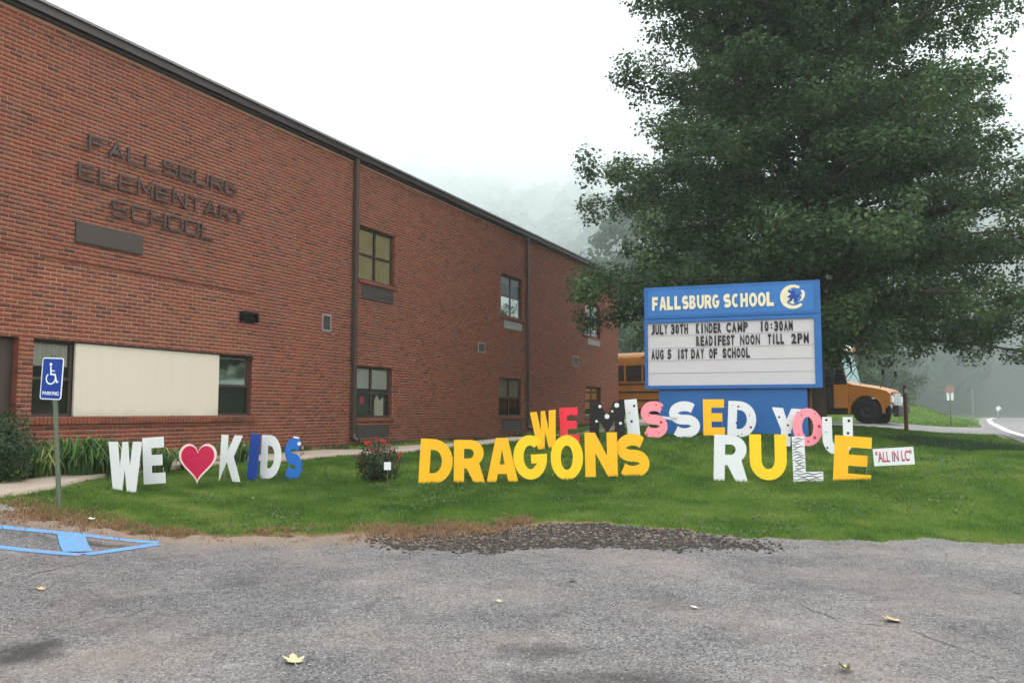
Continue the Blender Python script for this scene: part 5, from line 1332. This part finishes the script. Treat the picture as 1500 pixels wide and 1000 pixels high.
# brow and pillars round the windscreen
mb.add([(XB-.45,-HW+.05,3.0),(XB-.28,-HW+.10,2.78),(XB-.28,HW-.10,2.78),(XB-.45,HW-.05,3.0)], [[0,1,2,3]])
for s_ in (-1, 1): mb.add([(XB-.46,s_*(HW-.01),1.54),(XB-.46,s_*(HW-.01),2.95),(XB-.28,s_*(HW-.11),2.80),(XB-.01,s_*(HW-.08),1.51)], [[0,1,2,3]])
mb.build('body', M['busyellow'], bus)
mb = MB(); mb.add([(XB,-HW+.08,1.52),(XB,HW-.08,1.52),(XB-.26,HW-.12,2.76),(XB-.26,-HW+.12,2.76)], [[0,1,2,3]]); mb.build('windscreen', M['buswind'], bus, recalc=False)
mb = MB(); mb.bevbox(XB-.42, XB-.20, -HW+.12, HW-.12, 2.80, 3.06, .04); mb.build('front_sign_hood', M['buswhite'], bus)
for s_ in (-1, 1):
    for dx in (0, .22):
        mb = MB(); mb.bevbox(XB-.22, XB-.16, s_*(HW-.30-dx)-.08, s_*(HW-.30-dx)+.08, 2.84, 3.00, .02); mb.build('warning_light', M['fadedred'] if dx == 0 else M['yellow'], bus)
# bonnet with wheel arch in its side
def side_bonnet(y, s):
    return
arch = [( -1.02+.56*math.cos(math.radians(a)), .50+.56*math.sin(math.radians(a))) for a in np.linspace(180, 0, 15)]
prof = [(XB,.55)]+[(p[0]-.0, max(p[1], .50)) for p in arch]+[(-.30,.62),(-.20,.72),(-.16,1.12),(-.30,1.24),(-.8,1.36),(-1.5,1.48),(XB,1.55)]
mb = MB(); mb.prism(fixpoly(prof), [], -HW+.12, -HW+.16); mb.prism(fixpoly(prof), [], HW-.16, HW-.12)
tops = [(-.16,1.12),(-.30,1.24),(-.8,1.36),(-1.5,1.48),(XB,1.55)]
V = []
for (x, z) in tops:
    V += [(x, -HW+.12, z), (x, -HW+.26, z+.05), (x, 0, z+.09), (x, HW-.26, z+.05), (x, HW-.12, z)]
mb.add(V, [[i*5+k, i*5+k+1, (i+1)*5+k+1, (i+1)*5+k] for i in range(4) for k in range(4)], 0, True)
mb.add([(-.16,-HW+.12,1.12),(-.16,HW-.12,1.12),(-.20,HW-.12,.72),(-.20,-HW+.12,.72)], [[0,1,2,3]]); mb.build('bonnet', M['busyellow'], bus)
for s_ in (-1, 1):          # flared fenders
    mb = MB(); ro = [(-1.02+.66*math.cos(math.radians(a)), .50+.66*math.sin(math.radians(a))) for a in np.linspace(190, -8, 16)]; ri = [(-1.02+.57*math.cos(math.radians(a)), .50+.57*math.sin(math.radians(a))) for a in np.linspace(-8, 190, 16)]
    mb.prism(ro+ri, [], s_*(HW-.12)-.06, s_*(HW-.12)+.06); mb.build('fender', M['busyellow'], bus)
mb = MB(); mb.bevbox(-.19, -.08, -.55, .55, .70, 1.16, .03); mb.build('grille', M['chrome'], bus)
for s_ in (-1, 1):
    mb = MB(); mb.bevbox(-.22, -.10, s_*.85-.17, s_*.85+.17, .80, 1.04, .03); mb.build('headlight', M['lamp'], bus)
mb = MB(); mb.bevbox(-.10, .12, -HW+.04, HW-.04, .42, .68, .03); mb.build('bumper', M['busblack'], bus)
mb = MB(); mb.box(XR+.1, -.3, -.5, .5, .35, .60); mb.build('chassis', M['busblack'], bus)
# side windows, rails, door
nw = 10; x0 = XR+.35; x1 = XB-1.75
for s_ in (-1, 1):
    for k in range(nw):
        a = x0+(x1-x0)*k/nw+.05; b = x0+(x1-x0)*(k+1)/nw-.05; y = s_*(HW+.004)
        mb = MB(); mb.box(a, b, y-.01, y+.01, 1.78, 2.48); wi = mb.build('side_window', M['busglass'], bus)
        if k < 10:
            mb = MB(); mb.box(a, b, y-.014, y+.014, 2.10, 2.13); mb.build('sash_bar', M['busblack'], wi)
    for z_ in (.92, 1.28, 1.62):
        mb = MB(); y = s_*(HW+.01); mb.box(XR+.05, XB-1.62, y-.015, y+.015, z_, z_+.065); mb.build('rub_rail', M['busblack'], bus)
mb = MB(); mb.add([(XB-.50,-HW-.006,1.50),(XB-.03,-HW+.055,1.50),(XB-.27,-HW+.075,2.70),(XB-.50,-HW-.006,2.74)], [[0,1,2,3]]); mb.build('cab_shade_window', M['busglass'], bus, recalc=False)  # dark cab glass, also put here to stand in for the oak's shade
mb = MB(); mb.box(XB-1.50, XB-.51, -HW-.012, -HW+.02, .50, 2.75); dr = mb.build('entry_door', M['busblack'], bus)  # black door reaching forward, tree shade on the cab taken into its colour
for a in (0, 1):
    for z_ in (.62, 1.62):
        mb = MB(); mb.box(XB-1.40+a*.46, XB-1.02+a*.46, -HW-.018, -HW-.010, z_, z_+.88); mb.build('door_pane', M['busglass'], dr)
for xw in (-1.02, -9.0):
    for s_ in (-1, 1):
        w = empty('wheel', (xw, s_*(HW-.20), .49)); w.parent = bus
        mb = MB(); mb.lathe([(.24,-.13),(.44,-.13),(.49,-.09),(.49,.09),(.44,.13),(.24,.13)], 'y', n=28); mb.build('tyre', M['tyre'], w)
        mb = MB(); mb.lathe([(.001,-.05),(.09,-.07),(.10,-.02),(.2,-.03),(.25,-.11),(.25,.11),(.1,.03),(.001,.03)], 'y', n=20); mb.build('rim', M['busblack'], w)
for s_ in (-1, 1):
    mb = MB(); mb.tube([(-.55, s_*.95, 1.30), (-.35, s_*1.15, 1.75), (-.35, s_*1.2, 1.9)], .015, 6); mb.bevbox(-.42, -.30, s_*1.2-.10, s_*1.2+.10, 1.8, 2.05, .03); mb.build('mirror', M['busblack'], bus)
mb = MB(); mb.box(XR-.02, XR, -.5, .5, 1.0, 2.5); mb.build('rear_door', M['busglass'], bus)
# second vehicle's bonnet showing beyond the bus nose
wv = empty('parked_van', (fx+1.25, fy+3.0, h(fx+1, fy+3.0)), bdir); tag(wv, 'silver-bonneted vehicle with dark bumper parked just beyond the bus nose', 'van')
mb = MB(); mb.prism([(-4.6,.45),(-4.65,1.2),(-4.5,1.95),(-1.9,2.0),(-1.25,1.30),(-.3,1.14),(-.05,1.0),(-.02,.45)], [], -.88, .88); b_ = mb.build('body', M['buswhite'], wv); bm_ = b_.modifiers.new('b', 'BEVEL'); bm_.width = .07; bm_.segments = 3
mb = MB(); mb.add([(-1.86,-.80,1.93),(-1.28,-.80,1.36),(-1.28,.80,1.36),(-1.86,.80,1.93)], [[0,1,2,3]]); o = mb.build('windscreen', M['busglass'], wv, recalc=False); o.location = (.035, 0, .035)
for s_ in (-1, 1):
    mb = MB(); mb.box(-4.2, -2.0, s_*.885-.006, s_*.885+.006, 1.35, 1.82); mb.build('side_window', M['busglass'], wv)
    mb = MB(); mb.bevbox(-.14, .0, s_*.66-.13, s_*.66+.13, .82, .99, .02); mb.build('headlight', M['lamp'], wv)
    for xw in (-.85, -3.8):
        w = empty('wheel', (xw, s_*.80, .34)); w.parent = wv
        mb = MB(); mb.lathe([(.2,-.1),(.31,-.1),(.34,-.06),(.34,.06),(.31,.1),(.2,.1)], 'y', n=24); mb.build('tyre', M['tyre'], w)
        mb = MB(); mb.lathe([(.001,-.06),(.2,-.08),(.2,.08),(.001,.06)], 'y', n=16); mb.build('rim', M['chrome'], w)
mb = MB(); mb.bevbox(-.10, .12, -.86, .86, .36, .70, .05); mb.build('bumper', M['busblack'], wv)

# ------------------------------------------------------------------ posts and signs by the road
p = P(1327.5, 628, 28.0); zt = P(1327.5, 564, 28.0)[2]; g = h(p[0], p[1])
e = empty('wooden_post', (p[0], p[1], g)); tag(e, 'weathered brown wooden post on the grass right of the bus', 'post')
mb = MB(); mb.tube([(0,0,-.3),(.01,0,.7),(0,.01,zt-g-.02),(0,.01,zt-g)], [.066,.06,.057,.045], 10); mb.build('post_shaft', M['wood'], e)
mb = MB(); mb.box(-.05,.05,-.075,-.05,zt-g-.25,zt-g-.12); mb.build('metal_tag', M['palewood'], e)
p = P(1393, 616, 46.0); g = h(p[0], p[1]); p[2] = g
e = empty('road_sign', p, -.25); tag(e, 'faded octagonal road sign with two white plates below on a thin post', 'road sign')
zt = P(1393, 563, 46.0)[2]-g
mb = MB(); mb.tube([(0,0,-.3),(0,0,zt)], .028, 8); mb.build('post', M['post'], e)
z1 = P(1393, 574, 46)[2]-g; z2 = P(1393, 586, 46)[2]-g; mb = MB(); rr_ = .24
mb.prism([(rr_*1.05*math.cos(math.radians(22.5+45*k)), zt-rr_+rr_*1.0*math.sin(math.radians(22.5+45*k))) for k in range(8)], [], -.035, -.030); mb.build('octagon_plate', M['fadedred'], e)
for s_ in (-1, 1):
    mb = MB(); mb.bevbox(s_*.10-.065, s_*.10+.065, -.034, -.030, z2, z1, .001); mb.build('white_plate', M['white'], e)
p = P(1463, 607, 92.0); g = h(p[0], p[1]); p[2] = g
e = empty('roadside_marker', p, 0); tag(e, 'small pale road marker sign in the fog at the far bend', 'road sign')
zt = P(1463, 594, 92)[2]-g; mb = MB(); mb.prism([(.32,zt-.28),(.06,zt),(-.30,zt-.2),(-.12,zt-.62)], [], -.02, .02); mb.build('plate', M['white'], e)
mb = MB(); mb.tube([(0,.03,-.4),(-.02,.03,zt-.3)], .05, 6); mb.build('post', M['palewood'], e)
p = P(1425, 606, 126.0); g = h(p[0], p[1]); e = empty('utility_pole', (p[0], p[1], g)); tag(e, 'pale utility pole standing in the fog beyond the driveway', 'pole')
mb = MB(); mb.tube([(0,0,-.5),(0,0,9.5)], [.16,.12], 8); mb.build('pole_shaft', M['palewood'], e)
mb = MB(); mb.box(-1.1, 1.1, -.06, .06, 8.6, 8.75); mb.build('crossarm', M['palewood'], e)

# ------------------------------------------------------------------ haze
hz = bpy.data.materials.new('haze_air'); hz.use_nodes = True; nn = hz.node_tree.nodes
for q in list(nn): nn.remove(q)
oo = nn.new('ShaderNodeOutputMaterial'); pv = nn.new('ShaderNodeVolumePrincipled')
pv.inputs['Color'].default_value = (.88,.95,.97,1); pv.inputs['Density'].default_value = .0007; pv.inputs['Anisotropy'].default_value = .2
hz.node_tree.links.new(pv.outputs[0], oo.inputs['Volume'])
mb = MB(); mb.box(-705, 705, -205, 905, -6, 190); hb_ = mb.build('haze', hz); tag(hb_, 'pale morning fog filling the valley', 'fog', kind='stuff')

fg = bpy.data.materials.new('low_cloud'); fg.use_nodes = True; nn = fg.node_tree.nodes
for q in list(nn): nn.remove(q)
oo = nn.new('ShaderNodeOutputMaterial'); pv = nn.new('ShaderNodeVolumePrincipled')
pv.inputs['Color'].default_value = (.998,.998,.998,1); pv.inputs['Density'].default_value = .0060; pv.inputs['Anisotropy'].default_value = .35
fg.node_tree.links.new(pv.outputs[0], oo.inputs['Volume'])
mb = MB(); mb.box(-690, 690, 118, 890, 9, 185); fb_ = mb.build('fog_bank', fg); tag(fb_, 'low cloud bank hiding the top of the wooded hillside', 'fog', kind='stuff')

vg = fg.copy(); vg.name = 'valley_fog'
for q in vg.node_tree.nodes:
    if q.type == 'PRINCIPLED_VOLUME': q.inputs['Density'].default_value = .0040; q.inputs['Color'].default_value = (.87,.96,1,1)
mb = MB(); mb.box(-680, 680, 64, 880, -4.5, 180); fb_ = mb.build('valley_fog', vg); tag(fb_, 'thicker mist lying in the valley beyond the driveway', 'fog', kind='stuff')
